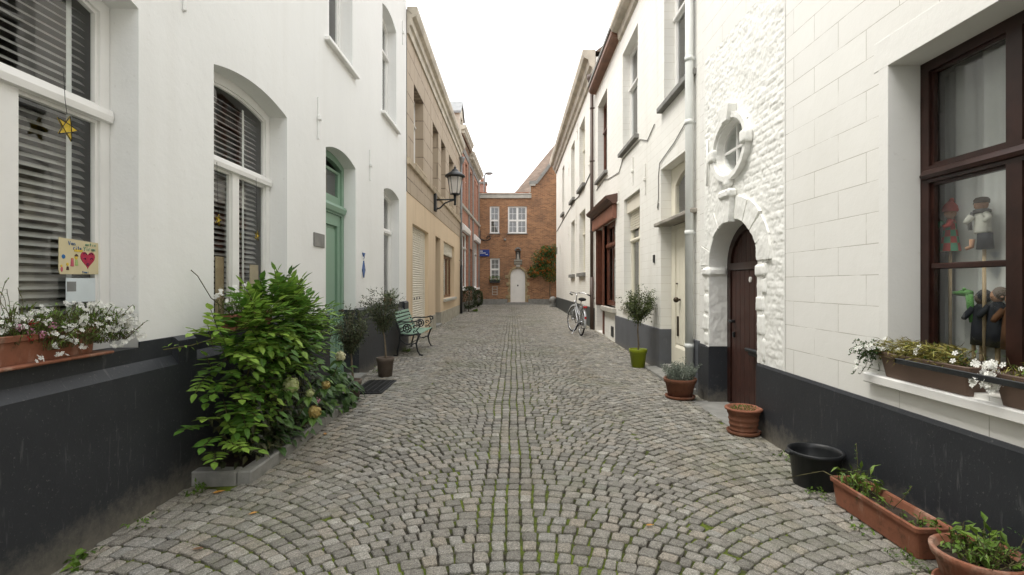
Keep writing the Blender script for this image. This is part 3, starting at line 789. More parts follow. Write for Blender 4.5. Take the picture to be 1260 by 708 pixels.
# dormer above the first cornice
b = MB(FB); b.plate([(24.1,8.2),(25.5,8.2),(25.5,9.35),(24.8,9.95),(24.1,9.35)], [rect(24.45,25.15,8.5,9.3)], -.25, -1.6); dm = b.build('dormer', m_corn, H3)
b = MB(FB); b.plate([(24.0,9.32),(24.8,10.0),(25.6,9.32),(25.6,9.42),(24.8,10.12),(24.0,9.42)], [], -.18, -1.7); b.build('dormer_cap', m_zinc, dm)
b = MB(FB); b.quad((24.45,-.4,8.5),(25.15,-.4,8.5),(25.15,-.4,9.3),(24.45,-.4,9.3)); b.build('pane', m_glass, dm)

# ================================================================== building closing the street
H5 = thing('brick_end_house', 'brown brick building closing the end of the street with arched white door and raking gable', 'house', (.3, 31, .18))
m_brn = bricks('brown bricks', (.40,.20,.10), (.21,.095,.05), (.36,.265,.17), amount=.55)
g0 = -.35
win = [(-1.42,-.85,4.43,6.05), (-.34,.78,4.43,6.05), (-1.40,-.83,1.68,2.95)]
dc, dw = .25, .44
niche_o = round_arch(.12,.40,2.86,3.28,.16)
out = [(-3.6,g0),(8.5,g0),(8.5,9.2),(6.3,11.9),(4.7,11.9),(1.36,7.5),(.98,7.5),(.98,7.3),(.98,6.75),(-3.6,6.75)]
b = MB(FE)
b.plate(out, [rect(*q) for q in win]+[round_arch(dc-dw,dc+dw,.3,1.92,.44), niche_o], 0, -.22, back=False, sides=True)
b.add([(-3.6,-.22,g0),(-3.6,-8,g0),(-3.6,-8,6.75),(-3.6,-.22,6.75),(8.5,-.22,g0),(8.5,-8,g0),(8.5,-8,9),(8.5,-.22,9),(-3.6,-8,g0),(8.5,-8,g0),(8.5,-8,6.75),(-3.6,-8,6.75)], [(0,1,2,3),(4,5,6,7),(8,9,10,11)])
b.build('wall', m_brn, H5)
b = MB(FE); b.add([(-3.6,-.3,6.5),(.98,-.3,6.5),(.98,-8,6.5),(-3.6,-8,6.5)], [(0,1,2,3)]); b.box(-3.5,.9,-.3,-.5,6.5,6.93); b.build('flat_roof', m_tile, H5)
b = MB(FE)                                                      # hipped tile roof behind
b.add([(0,-1,6.95),(8.6,-1,6.95),(8.6,-5.0,11.5),(3.2,-5.0,11.5),(0,-9,6.95)], [(0,1,2,3),(0,3,4)])
b.build('roof', m_tiled, H5)
b = MB(FE); b.box(-3.6,1.06,-.3,.07,6.52,6.75,.015); b.box(-3.6,1.06,-.32,.10,6.751,6.81,.01); b.build('parapet_coping', m_lstone, H5)
b = MB(FE); d = Vector((1.36-5.0, 0, 7.5-12.3)).normalized(); nx = Vector((-d.z*-1, 0, d.x*-1))
b.plate([(.93,7.38),(1.42,7.38),(4.76,11.8),(4.66,12.0),(1.34,7.56),(.93,7.54)], [], .10, -.3); b.build('gable_coping', m_kerb, H5)
b = MB(FE); 
for i in range(4): b.box(.98+.0, 1.03-.0+.0, 0, .02+.02*i, 6.9+.12*i, 7.02+.12*i)
b.box(.95,1.3,0,.09,7.26,7.38); b.build('kneeler', m_lstone, H5)
for s0_, s1_ in ((-3.6,dc-dw-.18),(dc+dw+.18,8.5)): b = MB(FE); b.box(s0_,s1_,0,.035,g0,.52); b.build('base_course', m_kerb, H5)
for i, (a, e, c, d) in enumerate(win):
    rows = ((c+(d-c)*.48,1),(None,1)) if i != 1 else ((c+(d-c)*.48,2),(None,2))
    w = window(H5, FE, a, e, c, d, 0, -.06, m_trim, fw=.065, rows=rows, trans=.07, mw=.09, bars=(1,1), barw=.022, lip=False)
    sill(H5, FE, a-.06, e+.06, c+.003, .06, .05, mat=m_kerb)
b = MB(FE); b.add([(-3.4,-.5,.2),(8.4,-.5,.2),(8.4,-.5,6.6),(-3.4,-.5,6.6)], [(0,1,2,3)]); b.build('room', m_room, H5)  # flat sheet, its dark colour stands in for unlit rooms
b = MB(FE); b.plate(round_arch(dc-dw+.003,dc+dw-.003,.3,1.92,.437), [], -.1, -.15)
for i in range(5):
    s = dc-dw+.03+i*(2*dw-.06)/5; b.box(s+.006, s+(2*dw-.06)/5-.006, -.1, -.088, .33, 1.92+.437*math.sqrt(max(0.0,1-(max(abs(s-dc),abs(s+.16-dc))/dw)**2))-.02)
d = b.build('door', M('cream white door paint', (.82,.80,.75), .5, .05, 3, .05, 40), H5)
b = MB(FE); b.box(dc-.04,dc+.04,-.088,-.07,1.28,1.37,.008); b.build('handle', m_black, d)
b = MB(FE)
ins = round_arch(dc-dw,dc+dw,.3,1.92,.44); ous = round_arch(dc-dw-.12,dc+dw+.12,.3,1.92,.56)
b.plate(ous, [[(p[0], max(p[1], .301)) for p in ins]], .03, -.02)
for z, e in ((.55,.16),(.95,.05),(1.3,.13),(1.75,.2)): 
    b.box(dc-dw-.12-e, dc-dw-.01, 0, .045, z, z+.2, .01); b.box(dc+dw+.01, dc+dw+.12+e, 0, .045, z, z+.2, .01)
b.build('door_surround', M('yellow grey sandstone', (.34,.265,.15), .85, .35, 8, .3, 40), H5)
b = MB(FE); b.box(dc-.75,dc+.75,0,.42,-.1,.27,.015); b.box(dc-.6,dc+.6,0,.2,.271,.33,.012); b.build('door_step', m_kerb, H5)
b = MB(FE); b.add([(p[0],-.21,p[1]) for p in niche_o], [tuple(range(len(niche_o)))]); b.build('niche_back', m_stone, H5)
b = MB(FE); b.profile([(0,2.55),(.08,2.62),(.1,2.72),(.2,2.78),(.22,2.86),(0,2.86)], .02, .5); b.box(.14,.38,0,.06,2.40,2.55,.02); b.build('niche_bracket', m_lstone, H5)
b = MB(FE); b.plate([(.06,3.40),(.46,3.40),(.40,3.55),(.26,3.62),(.12,3.55)], [[(.13,3.41),(.39,3.41),(.36,3.49),(.26,3.53),(.16,3.49)]], .12, 0); b.build('niche_hood', m_stone, H5)
t = thing('niche_statue', 'tiny pale robed statue in the niche above the arched white end door', 'statue', (.26, 31.1, 2.86))
b = MB(FE); b.lathe([(.085,0),(.09,.04),(.07,.15),(.06,.22),(.075,.3),(.03,.36),(.03,.38)], (.26,-.1,2.86), 12); b.ball((.26,-.1,3.28), .045); b.build('statue', m_lstone, t)
b = MB(FE); b.lathe([(.07,0),(.08,.05),(.05,.12),(.01,.13)], (-.52,.06,4.0), 12); b.build('wall_vent', m_stone, H5)
b = MB(FE); b.tube([(-2.0,.04,4.6),(-2.0,.04,4.12),(-1.8,.04,4.02),(-1.55,.04,4.02),(-1.38,.04,4.1),(-1.4,.04,4.25),(-1.55,.04,4.28),(-1.6,.04,4.15)],.03,8); b.build('iron_bracket', m_black, H5)
b = MB(FE)
for s in (-1.26,-.98): b.box(s-.02,s+.02,.002,.02,.75,1.3)
for z in (.78,.94,1.1,1.26): b.box(-1.24,-1.0,.002,.016,z-.018,z+.018)
b.build('air_grille', m_lstone, H5)
# chimney and mast lamp behind the parapet
t = thing('chimney', 'pinkish brick chimney with two dark bands behind the brown brick parapet', 'chimney', (-2.0, 33, 6.4))
b = MB(); b.box(-2.3,-1.72,32.7,33.3,6.3,7.75,.02); b.build('stack', bricks('pink bricks', (.46,.26,.2), (.4,.22,.17), (.4,.33,.28)), t)
b = MB(); b.box(-2.36,-1.66,32.64,33.36,7.0,7.1,.02); b.box(-2.36,-1.66,32.64,33.36,7.7,7.84,.02); b.build('band', m_stone, t)
b = MB(); b.lathe([(.12,0),(.13,.05),(.09,.3)], (-2.0,33,7.84), 12); b.build('chimney_pot', m_terra, t)
t = thing('mast_lamp', 'grey street lamp head on a slim mast rising above the roofs at the street end', 'lamp', (-1.72, 31.6, .18))
b = MB(); b.tube([(-1.78,31.6,.1),(-1.78,31.6,8.0),(-1.7,31.6,8.1),(-1.6,31.6,8.12)],.045,10); b.build('mast', m_zinc, t)
b = MB(); b.ball((-1.5,31.6,8.14),.2,1.25,.7,.5); b.build('lamp_head', m_zinc, t)
# street sign
t = thing('street_sign', 'blue enamel street name sign with white lettering at the corner of the brown brick building', 'sign', (-1.75, 30.9, 3.25))
b = MB(FE); b.box(-2.03,-1.44,.05,.07,3.06,3.46,.008); b.build('sign_plate', M('blue enamel', (.012,.035,.22), .3, .05, 8, 0), t)
b = MB(FE)
def marks(s, z, ws, h):
    for w_ in ws: b.box(s, s+w_, .071, .075, z, z+h); s += w_+.014
marks(-1.99, 3.34, [.03,.024,.03,.026], .06); marks(-1.99, 3.23, [.03,.024,.028,.03,.026,.03,.022,.03], .055); marks(-1.66, 3.155, [.03,.026,.028], .04)
b.build('lettering', m_trim, t)
b = MB(FE); b.box(-2.06,-2.0,0,.05,3.2,3.3); b.box(-1.6,-1.55,0,.05,3.2,3.3); b.build('bracket', m_black, t)
# ================================================================== R1: white block house with rough brick bay and arched brown door
HR = thing('block_house', 'white block walled house with rough brick bay, arched brown door and oval window', 'house', (W, 2.5, 0))
S0, S1 = -15.0, 6.42
OPW = rect(2.0, 3.2, .86, 2.75)
ROUGH = rect(4.41, 6.26, -.29, 4.07)
b = MB(FR); b.plate(rect(S0, S1, -.3, 7.4), [OPW, ROUGH, rect(-1.2,.0,.86,2.75)], 0, -.23, back=False, sides=False)
shell(HR, FR, S0, S1, 7.4, 7, m_block, front=b); b.build('wall', m_block, HR)
liner(HR, FR, S0, S1, 7.4, 4, [3.5], M('light room plaster', (.7,.69,.66), .9, .05, 2, 0))
gable_roof(HR, FR, S0, S1, 7.4, 7, .9, m_tiled)
b = MB(FR); b.profile([(0,7.15),(.1,7.18),(.2,7.32),(.22,7.42),(0,7.42)], S0, S1); b.build('cornice', m_lstone, HR)
# smooth band round the window (rendered lintel and jamb)
b = MB(FR); b.box(3.1935, 3.275, -.199, .0025, .862, 2.746, .002); b.build('window_jamb', m_plain, HR); b = MB(FR); b.box(1.92, 2.0065, -.199, .0025, .862, 2.746, .002); b.build('window_jamb', m_plain, HR)
b = MB(FR); b.box(1.7, 3.32, -.199, .0028, 2.743, 2.925, .002); b.build('window_lintel', m_plain, HR)
# rough, many times painted brickwork: real relief
DC = 5.48
a0, a1 = 4.88, 6.08; ZS, RISE = 1.62, .46
OCX, OCZ = 5.47, 2.84
def vnoise(seed):
    r = np.random.default_rng(seed).random((64, 64))
    def f(x, y):
        xi = np.floor(x).astype(int); yi = np.floor(y).astype(int); fx = x-xi; fy = y-yi
        fx = fx*fx*(3-2*fx); fy = fy*fy*(3-2*fy)
        g = lambda i, j: r[i % 64, j % 64]
        return (g(xi,yi)*(1-fx)+g(xi+1,yi)*fx)*(1-fy)+(g(xi,yi+1)*(1-fx)+g(xi+1,yi+1)*fx)*fy
    return f
v1, v2, v3, v4 = vnoise(1), vnoise(2), vnoise(3), vnoise(4)
ns, nz_ = 176, 350
ss = np.linspace(4.40, 6.27, ns); zz = np.linspace(.3, 4.08, nz_)
Sg, Zg = np.meshgrid(ss, zz)
wz = Zg + .016*(v1(Sg*2.2, Zg*2.2)-.5) + .010*(v2(Sg*9, Zg*9)-.5)
row = np.floor(wz/.068); fr_ = wz/.068-row
hrow = (np.sin(row*12.9898)*43758.5453) % 1.0
cell = (Sg+.02*(v3(Sg*4, Zg*6)-.5))/(.17+.07*hrow)+hrow*3.7
ci = np.floor(cell); fc = cell-ci
hc = (np.sin(row*78.233+ci*37.719)*43758.5453) % 1.0
edge = np.minimum(np.minimum(fr_, 1-fr_)/.20, np.minimum(fc, 1-fc)/.10)
edge = np.clip(edge, 0, 1); edge = edge*edge*(3-2*edge)
soft = np.clip((v4(Sg*1.6+3, Zg*1.6)-.30)*2.2, .25, 1)           # patches smeared over with paint
h = .0048*edge*soft + .005*(hc-.5)*soft + .009*(v1(Sg*6, Zg*7)-.5)+.0065*(v2(Sg*22, Zg*26)-.5)+.005*(v3(Sg*55, Zg*60)-.5) - .002
border = np.clip(np.minimum(Sg-4.40, 6.27-Sg)/.05, 0, 1)
h = h*border + .004*(1-border)
vs = [(float(Sg[j,i]), float(h[j,i]), float(Zg[j,i])) for j in range(nz_) for i in range(ns)]
fs = []
for j in range(nz_-1):
    for i in range(ns-1):
        s = (ss[i]+ss[i+1])/2; z = (zz[j]+zz[j+1])/2
        if a0-.02 < s < a1+.02 and (z < ZS or z < ZS+RISE*math.sqrt(max(0, 1-((s-DC)/.62)**2))): continue
        if ((s-OCX)/.40)**2+((z-OCZ)/.31)**2 < 1: continue
        fs.append((j*ns+i, j*ns+i+1, (j+1)*ns+i+1, (j+1)*ns+i))
b = MB(FR); b.add(vs, fs, True); b.build('rough_brickwork', m_rough, HR)
# stone arch and jambs
b = MB(FR)
ring_in = round_arch(a0, a1, .0, ZS, RISE, 20)
ring_out = round_arch(a0-.10, a1+.10, .0, ZS, RISE+.1, 20)
b.plate(band((a0-.10, a1+.10, ZS, RISE+.10), (a0, a1, ZS, RISE), .665), [], .016, -.26)
b.plate(band((a0-.20, a1+.26, ZS, RISE+.25), (a0-.09, a1+.09, ZS, RISE+.09), ZS-.02), [], .012, -.02)
nv = 9
for i in range(nv):                                               # voussoirs
    t0, t1 = PI*i/nv+.012, PI*(i+1)/nv-.012
    if i == nv//2: continue
    r0 = (.605, RISE+.01); r1 = (.605+random.uniform(.20,.30), RISE+random.uniform(.21,.29))
    poly = [(DC+r0[0]*math.cos(t), ZS+r0[1]*math.sin(t)) for t in (t1, (t0+t1)/2, t0)]+[(DC+r1[0]*math.cos(t), ZS+r1[1]*math.sin(t)) for t in (t0, (t0+t1)/2, t1)]
    b.plate(poly, [], random.uniform(.018,.030), 0)
for side in (0, 1):
    z = .675; 
    while z < ZS-.05:
        hh = min(random.uniform(.16,.30), ZS-z); e = random.uniform(.10,.2)
        if side: b.box(a1+.004, a1+e, -.2, random.uniform(.018,.030), z+.006, z+hh-.006, .02)
        else: b.box(a0-e, a0+random.uniform(-.004,.035), -.05, random.uniform(.012,.024), z+.006, z+hh-.006, .02)
        z += hh
b.box(a1-.03, a1+.20, -.2, .045, ZS-.13, ZS-.02, .03); b.box(a0-.16, a0+.05, -.1, .03, ZS-.16, ZS-.02, .03)
b.build('door_surround', m_rough, HR, rough=.0065)
b = MB(FR); b.plate([(DC-.08, ZS+RISE-.03),(DC+.08, ZS+RISE-.03),(DC+.12, ZS+RISE+.30),(DC-.12, ZS+RISE+.30)], [], .075, 0); b.box(DC-.135, DC+.135, 0, .10, ZS+RISE+.22, ZS+RISE+.31, .02); b.build('keystone', m_rough, HR, rough=.008)
# the door
fr = MB(FR); n = -.195
fr.plate(round_arch(a0+.002, a1-.002, .03, ZS, RISE-.002, 20), [rect(a0+.09, a1-.09, .05, 1.56), [(a0+.09, 1.64), (a1-.09, 1.64)]+[(DC+.51*math.cos(PI*i/12), max(1.642, ZS+(RISE-.08)*math.sin(PI*i/12))) for i in range(0, 13)]], n, n-.08)
f = fr.build('door_frame', m_dwood, HR)
b = MB(FR); k = 9; wd = (a1-a0-.19)/k
for i in range(k): b.box(a0+.095+i*wd+.003, a0+.095+(i+1)*wd-.003, n-.015, n-.05, .05, 1.557, .005)
b.box(a0+.09, a1-.09, n-.045, n-.06, .05, 1.56)
for i in range(k): b.box(a0+.095+i*wd+.003, a0+.095+(i+1)*wd-.003, n-.03, n-.05, 1.64, ZS+(RISE-.07)*math.sqrt(max(.02,1-((a0+.095+(i+.5)*wd-DC)/.55)**2)), .004)
m_plank = M('brown plank door', (.046,.019,.014), .55, .25, 8, .15, 40)
d = b.build('door', m_plank, HR)
b = MB(FR); b.box(5.05, 5.42, n-.01, n+.06, .66, .72, .012); b.box(5.02, 5.46, n+.03, n+.075, .70, .735, .008); d1 = b.build('letter_box', m_black, d)
b = MB(FR); b.tube([(5.9,n+.05,.98),(5.82,n+.06,.98)], .012, 8); b.box(5.88,5.92,n-.01,n+.05,.965,.995,.004); b.box(5.885,5.915,n-.012,n+.012,.80,.86,.004); b.build('handle', m_black, d)
b = MB(FR); b.plate(ellipse(5.50,1.45,.022,.03,14), [], n+.0, n-.016); b.build('badge', m_trim, d)
b = MB(FR); b.box(4.9, 6.15, -.27, .20, -.1, .028, .012); b.build('door_step', m_kerb, HR)
# plinth
b = MB(FR); b.profile([(-.2,-.3),(.022,-.3),(.022,.64),(.012,.662),(-.2,.662)], S0, a0+.006); b.build('plinth', m_plinth, HR); b = MB(FR); b.profile([(-.255,-.3),(.024,-.3),(.024,.655),(.012,.675),(-.255,.675)], a1-.006, S1+.0); b.build('plinth', m_plinth, HR)
# oval window
b = MB(FR)
b.plate(ellipse(OCX,OCZ,.45,.35), [ellipse(OCX,OCZ,.39,.295)], .06, -.03)
b.plate(ellipse(OCX,OCZ,.40,.305), [ellipse(OCX,OCZ,.35,.258)], .03, -.18)
sr = b.build('oval_surround', m_rough, HR, rough=.003)
b = MB(FR)
b.plate([(OCX-.07,OCZ+.27),(OCX+.07,OCZ+.27),(OCX+.12,OCZ+.42),(OCX-.12,OCZ+.42)], [], .095, 0); b.build('surround_key', m_rough, sr, rough=.003)
for q in ((OCX-.05,OCX+.05,.09,OCZ-.41,OCZ-.28),(OCX+.35,OCX+.48,.085,OCZ-.065,OCZ+.065),(OCX-.48,OCX-.35,.085,OCZ-.065,OCZ+.065)): b = MB(FR); b.box(q[0],q[1],0,q[2],q[3],q[4],.015); b.build('surround_key', m_rough, sr, rough=.003)
b = MB(FR); b.plate(ellipse(OCX,OCZ,.36,.275), [ellipse(OCX,OCZ,.325,.24)], -.045, -.085); b.box(OCX-.013,OCX+.013,-.047,-.08,OCZ-.25,OCZ+.25); b.box(OCX-.33,OCX+.33,-.048,-.079,OCZ-.013,OCZ+.013)
w = b.build('window', m_trim, HR); b = MB(FR); e_ = ellipse(OCX,OCZ,.335,.25); b.add([(p[0],-.065,p[1]) for p in e_], [tuple(range(len(e_)))]); b.build('pane', m_glass, w)
b = MB(FR); b.tube([(6.12,.02,2.55),(6.12,.02,3.1)], .012, 6); b.box(6.1,6.14,0,.03,2.82,2.85); b.build('wall_tie', m_rough, HR)
tie(HR, FR, 2.62, 3.42, 3.6, m_white)
# big dark wood window
w = window(HR, FR, 2.0, 3.2, .90, 2.752, 0, -.20, m_dwood, fw=.066, rows=((2.06,2),(None,2)), trans=.10, mw=.085, lip=False)
b = MB(FR)
for a, e in ((2.066,2.557),(2.643,3.134)): b = MB(FR); b.box(a, e, -.21, -.245, 1.49, 1.525, .006); b.build('glazing_bar', m_dwood, w)
b = MB(FR); b.profile([(-.201,2.03),(-.18,2.035),(-.172,2.055),(-.19,2.085),(-.201,2.09)], 2.03, 3.17); b.build('drip_moulding', m_dwood, w)
b = MB(FR); 
vs = []; k = 90; c0, c1 = 1.5, 3.37
for i in range(k+1):
    s = c0+(c1-c0)*i/k; d = -.46+.03*math.sin(i*.55)+.02*math.sin(i*1.31+.7)+.012*math.sin(i*.21)
    vs += [(s, d, .95), (s, d*.97-.015, 2.74)]
b.add(vs, [(2*i,2*i+2,2*i+3,2*i+1) for i in range(k)], True); b.build('curtain', m_curt, w)
b = MB(FR); b.box(1.9, 3.4, -.27, -.75, .84, .90, .01); b.build('inner_sill', m_room, w)
window(HR, FR, -1.2, 0, .90, 2.752, 0, -.20, m_dwood, fw=.075, rows=((2.06,2),(None,2)), trans=.11, mw=.13)
sill(HR, FR, 1.75, 3.36, .835, .05, .06, -.24, m_trim)
t = thing('planter_rail', 'thin flat black iron rail across the planters on the white window sill', 'rail', (W, 2.5, .96))
b = MB(FR); b.box(1.95, 3.0, .092, .104, .945, .975, .003); b.box(2.985,3.0,-.19,.104,.948,.972,.003); b.box(1.95,1.965,-.19,.104,.948,.972,.003); b.build('rail', m_black, t)

# ================================================================== R3: cream house with downpipe and red brown wood front
H6 = thing('cream_house', 'cream painted house with pale downpipe, stone door hood and red brown wooden shop front', 'house', (W, 10.5, .05))
S0, S1 = 6.42, 14.62
OP = [rect(6.64,8.13,.0,3.19), rect(9.48,10.84,.95,3.15), rect(11.75,13.15,.86,2.9), rect(13.3,14.42,.12,2.9)]
UPW = [(6.62,7.95,4.12,6.24), (9.63,10.97,4.17,6.24), (12.8,14.2,4.2,6.24)]
b = MB(FR); b.plate(rect(S0, S1, -.3, 6.95), OP+[rect(*q) for q in UPW], 0, -.2, back=False, sides=False)
shell(H6, FR, S0, S1, 6.9, 7, m_cream, front=b); b.build('wall', m_cream, H6)
liner(H6, FR, S0, S1, 6.9, 6, [3.6])
gable_roof(H6, FR, S0, S1, 6.98, 7, .85, m_tiled)
b = MB(FR); b.profile([(0,6.62),(.05,6.66),(.07,6.80),(.18,6.84),(.22,6.9),(.22,7.0),(0,7.0)], S0, 11.2); b.build('cornice', m_corn, H6)
m_copper = M('red brown gutter boards', (.19,.10,.065), .6, .25, 4, .15, 40)
b = MB(FR); b.profile([(0,6.72),(.15,6.75),(.19,6.80),(.19,6.97),(.0,7.0)], 11.22, S1-.01); b.build('gutter_box', m_copper, H6)
b = MB(FR); b.box(11.22,S1-.01,.191,.215,6.92,7.0); b.build('gutter_edge', m_stone, H6)
# plinth
b = MB(FR); pr = [(-.19,-.3),(.018,-.3),(.018,.69),(.010,.70),(-.19,.70)]
b.profile(pr, 8.126, 11.7); b.build('plinth', m_plinth2, H6); b = MB(FR); b.profile(pr, S0+.003, 6.644); b.build('plinth', m_plinth2, H6)
b = MB(FR); b.box(11.95,12.25,.001,.012,.18,.42,.003); b.build('cellar_vent', m_black, H6)
# entrance
n = -.165; m_cdoor = M('cream door paint', (.72,.68,.56), .5, .05, 3, .05, 40)
b = MB(FR); b.plate(rect(6.643,8.127,.16,2.30), [rect(6.83,7.93,.20,2.24)], n, n-.06); b.plate(rect(6.643,8.127,2.37,3.187), [arch(6.85,7.93,2.44,2.90,.16)], n, n-.06)
f = b.build('door_frame', m_cdoor, H6)
b = MB(FR)
for i in range(7): b.box(6.835+i*.156, 6.835+(i+1)*.156-.005, n-.012, n-.04, .5, 2.235, .004)
b.profile([(n-.045,.2),(n+.0,.2),(n+.005,.44),(n-.02,.49),(n-.045,.49)], 6.835, 7.925); d = b.build('door', m_cdoor, H6)
b = MB(FR); b.ball((7.73,n+.05,1.17),.042); b.box(7.715,7.745,n-.02,n+.02,1.155,1.185); b.build('handle', m_brass, d); b = MB(FR); b.box(7.79,7.83,n-.012,n+.012,.62,.92,.004); b.build('letter_slot', m_brass, d); b = MB(FR); b.lathe([(.02,0),(.02,.02)], (7.86,n-.004,1.40), 10); b.build('lock', m_brass, d)
b = MB(FR); q = arch(6.86,7.92,2.45,2.895,.155); b.add([(p[0],n-.03,p[1]) for p in q], [tuple(range(len(q)))]); b.build('pane', m_glass, f)
b = MB(FR); b.box(6.52,8.24,-.16,.085,2.30,2.36,.012); b.build('door_hood', M('weathered hood stone', (.30,.275,.235), .8, .3, 5, .3, 40), H6)
b = MB(FR); b.box(6.5,8.35,-.2,.20,-.1,edge_z(7.5)+.05,.012); b.box(6.645,8.125,-.2,-.03,0,.16,.01); b.build('door_step', m_kerb, H6)
# windows
w = window(H6, FR, 9.48, 10.84, .95, 3.15, 0, -.155, m_cdoor, fw=.07, rows=((2.3,2),(None,2)), mw=.09, curtain=True)
b = MB(FR)
z = 2.5
while z < 2.86: b.profile([(-.14,z),(-.125,z+.012),(-.12,z+.035),(-.14,z+.05)], 9.5, 10.82, caps=False); z += .051
b.box(9.49,10.83,-.15,-.06,2.86,3.14,.01); b.build('roller_shutter', m_shutter, w)
sill(H6, FR, 9.4, 10.92, .945, .06, .07, mat=m_lstone)
for a, e, z0, zs in UPW:
    mt = m_trim if a < 12 else m_wood
    window(H6, FR, a, e, z0, zs, 0, -.16, mt, fw=.06, rows=((z0+1.3,2),(None,2)), mw=.07, curtain=None if a < 9 else True)
    sill(H6, FR, a-.08, e+.12, z0+.003, .085, .08, mat=m_stone)
# wooden front
b = MB(FR); b.profile([(0,2.88),(.09,2.88),(.10,2.92),(.10,3.17),(.0,3.2)], 11.6, 14.58); fa = b.build('shop_fascia', M('faded red brown fascia', (.27,.115,.075), .5, .2, 4, .1, 40), H6)
b = MB(FR); b.profile([(0,3.19),(.12,3.2),(.16,3.25),(.25,3.3),(.27,3.36),(0,3.42)], 11.5, 14.6); b.build('shop_hood', M('brown hood paint', (.10,.05,.035), .5, .2, 4, .1, 40), fa)
w = window(H6, FR, 11.75, 13.15, .89, 2.89, 0, -.06, m_wood, fw=.10, rows=((2.35,1),(None,1)), trans=.10, bars=(1,0), curtain=True)
sill(H6, FR, 11.65, 13.2, .86, .10, .11, mat=m_lstone); sill(H6, FR, 13.28, 14.45, .82, -.1, .10, n0=-.19, mat=m_lstone)
b = MB(FR); b.box(13.15,13.302,-.2,.03,.13,2.88,.01); b.build('door_post', m_wood, H6)
b = MB(FR); b.plate(rect(13.303,14.417,.83,2.89), [rect(13.45,14.27,1.75,2.7)], -.14, -.19); b.box(13.45,14.27,-.15,-.18,.95,1.65,.02); b.box(13.3,14.42,-.17,-.19,.12,.72)
d = b.build('door', m_wood, H6); b = MB(FR); b.quad((13.45,-.165,1.75),(14.27,-.165,1.75),(14.27,-.165,2.7),(13.45,-.165,2.7)); b.build('pane', m_glass, d)
b = MB(FR); b.box(14.40,14.43,-.18,.02,.83,2.89,.004); b.box(14.36,14.4,-.17,-.02,.85,2.87,.004); b.build('door_lining', m_wood, H6)
b = MB(FR); b.ball((13.42,-.09,1.5),.03); b.build('handle', m_brass, d)
pipe(H6, FR, 6.585, .075, .12, 7.0, .052, m_pipe, (.62, 2.05, 3.45, 4.25, 5.6))
b = MB(FR); b.tube([(8.45,.012,4.0),(8.9,.012,3.86),(9.4,.012,4.02),(10.9,.012,4.02),(11.3,.012,3.83),(12.6,.012,3.95),(13.2,.012,4.05),(14.4,.012,4.0)], .008, 6)
b.tube([(6.7,.012,4.0),(6.75,.012,3.6),(7.4,.012,3.42),(8.15,.012,3.3),(8.22,.012,3.1),(8.22,.012,2.75),(8.28,.012,2.62),(8.24,.012,2.58),(8.2,.012,2.68)], .007, 6)
b.build('cable', m_stone, H6)
for s, z in ((9.05,3.2),(11.35,3.15),(10.0,3.55)): tie(H6, FR, s, z-.25, z+.3, m_cream)
b = MB(FR); b.box(8.45,8.53,.002,.02,1.75,1.88,.006); b.build('door_bell', m_black, H6)

# ================================================================== R4: far white house
H7 = thing('far_white_house', 'weathered cream white house with deep pale cornice and brown downpipe, behind the parked bicycle', 'house', (W, 21, .15))
S0, S1 = 14.62, 28.0
LW = [(16.7,18.2,1.78,3.85), (19.6,20.8,1.78,3.85)]; UW = [(16.8,18.2,4.68,6.85), (19.6,20.8,4.68,6.85), (23.6,24.6,4.68,6.85)]
b = MB(FR); b.plate(rect(S0, S1, -.3, 7.85), [rect(*q) for q in LW+UW], 0, -.2, back=False, sides=False)
shell(H7, FR, S0, S1, 7.8, 7, m_cream2, front=b); b.build('wall', m_cream2, H7)
liner(H7, FR, S0, S1, 7.8, 6, [4.2])
gable_roof(H7, FR, S0, S1, 7.95, 7, .8, m_tiled)
b = MB(FR); b.profile([(0,7.35),(.06,7.37),(.09,7.5),(.16,7.56),(.2,7.72),(.32,7.78),(.36,7.9),(.36,8.0),(0,8.0)], S0, S1+.1); b.build('cornice', m_corn, H7)
b = MB(FR); b.profile([(-.1,-.3),(.015,-.3),(.015,.72),(-.1,.72)], S0+.12, S1+.006); b.build('plinth', m_plinth3, H7)
for a, e, z0, zs in LW+UW:
    window(H7, FR, a, e, z0, zs, 0, -.15, m_cdoor, fw=.06, rows=((z0+1.35,2),(None,2)), mw=.07, curtain=True)
    sill(H7, FR, a-.08, e+.08, z0+.003, .10, .12, mat=m_stone)
pipe(H7, FR, 14.76, .08, .1, 7.3, .05, m_bpipe, (1.0, 2.9, 4.9, 6.4), foot=1.6)
b = MB(FR); b.lathe([(.05,0),(.06,.02),(.12,.18),(.12,.28)], (14.76,.10,7.05), 12); b.build('rain_hopper', m_bpipe, H7)
for s, z in ((15.3,3.3),(15.7,5.0),(18.9,3.6),(21.6,3.5),(21.6,6.2),(25.6,3.1),(18.7,6.9)): tie(H7, FR, s, z-.3, z+.3, m_cream2)
b = MB(FR); b.tube([(15.2,.012,4.75),(16.5,.012,4.6),(18.4,.012,4.5),(19.5,.012,4.55),(21,.012,4.5),(27.8,.012,4.2)], .012, 6); b.build('cable', m_black, H7)
b = MB(FR); b.box(27.3,27.6,.002,.03,3.0,3.35); b.build('house_number_plate', m_stone, H7)
t = thing('guard_stone', 'rounded pale guard stone at the far corner of the cream white house', 'guard stone', (2.15, 27.9, .17))
b = MB(); b.lathe([(.17,-.1),(.18,.08),(.13,.22),(.16,.27),(.19,.38),(.16,.50),(.08,.57),(.02,.58)], (2.10,27.9,.17), 16); b.build('stone', m_kerb, t)
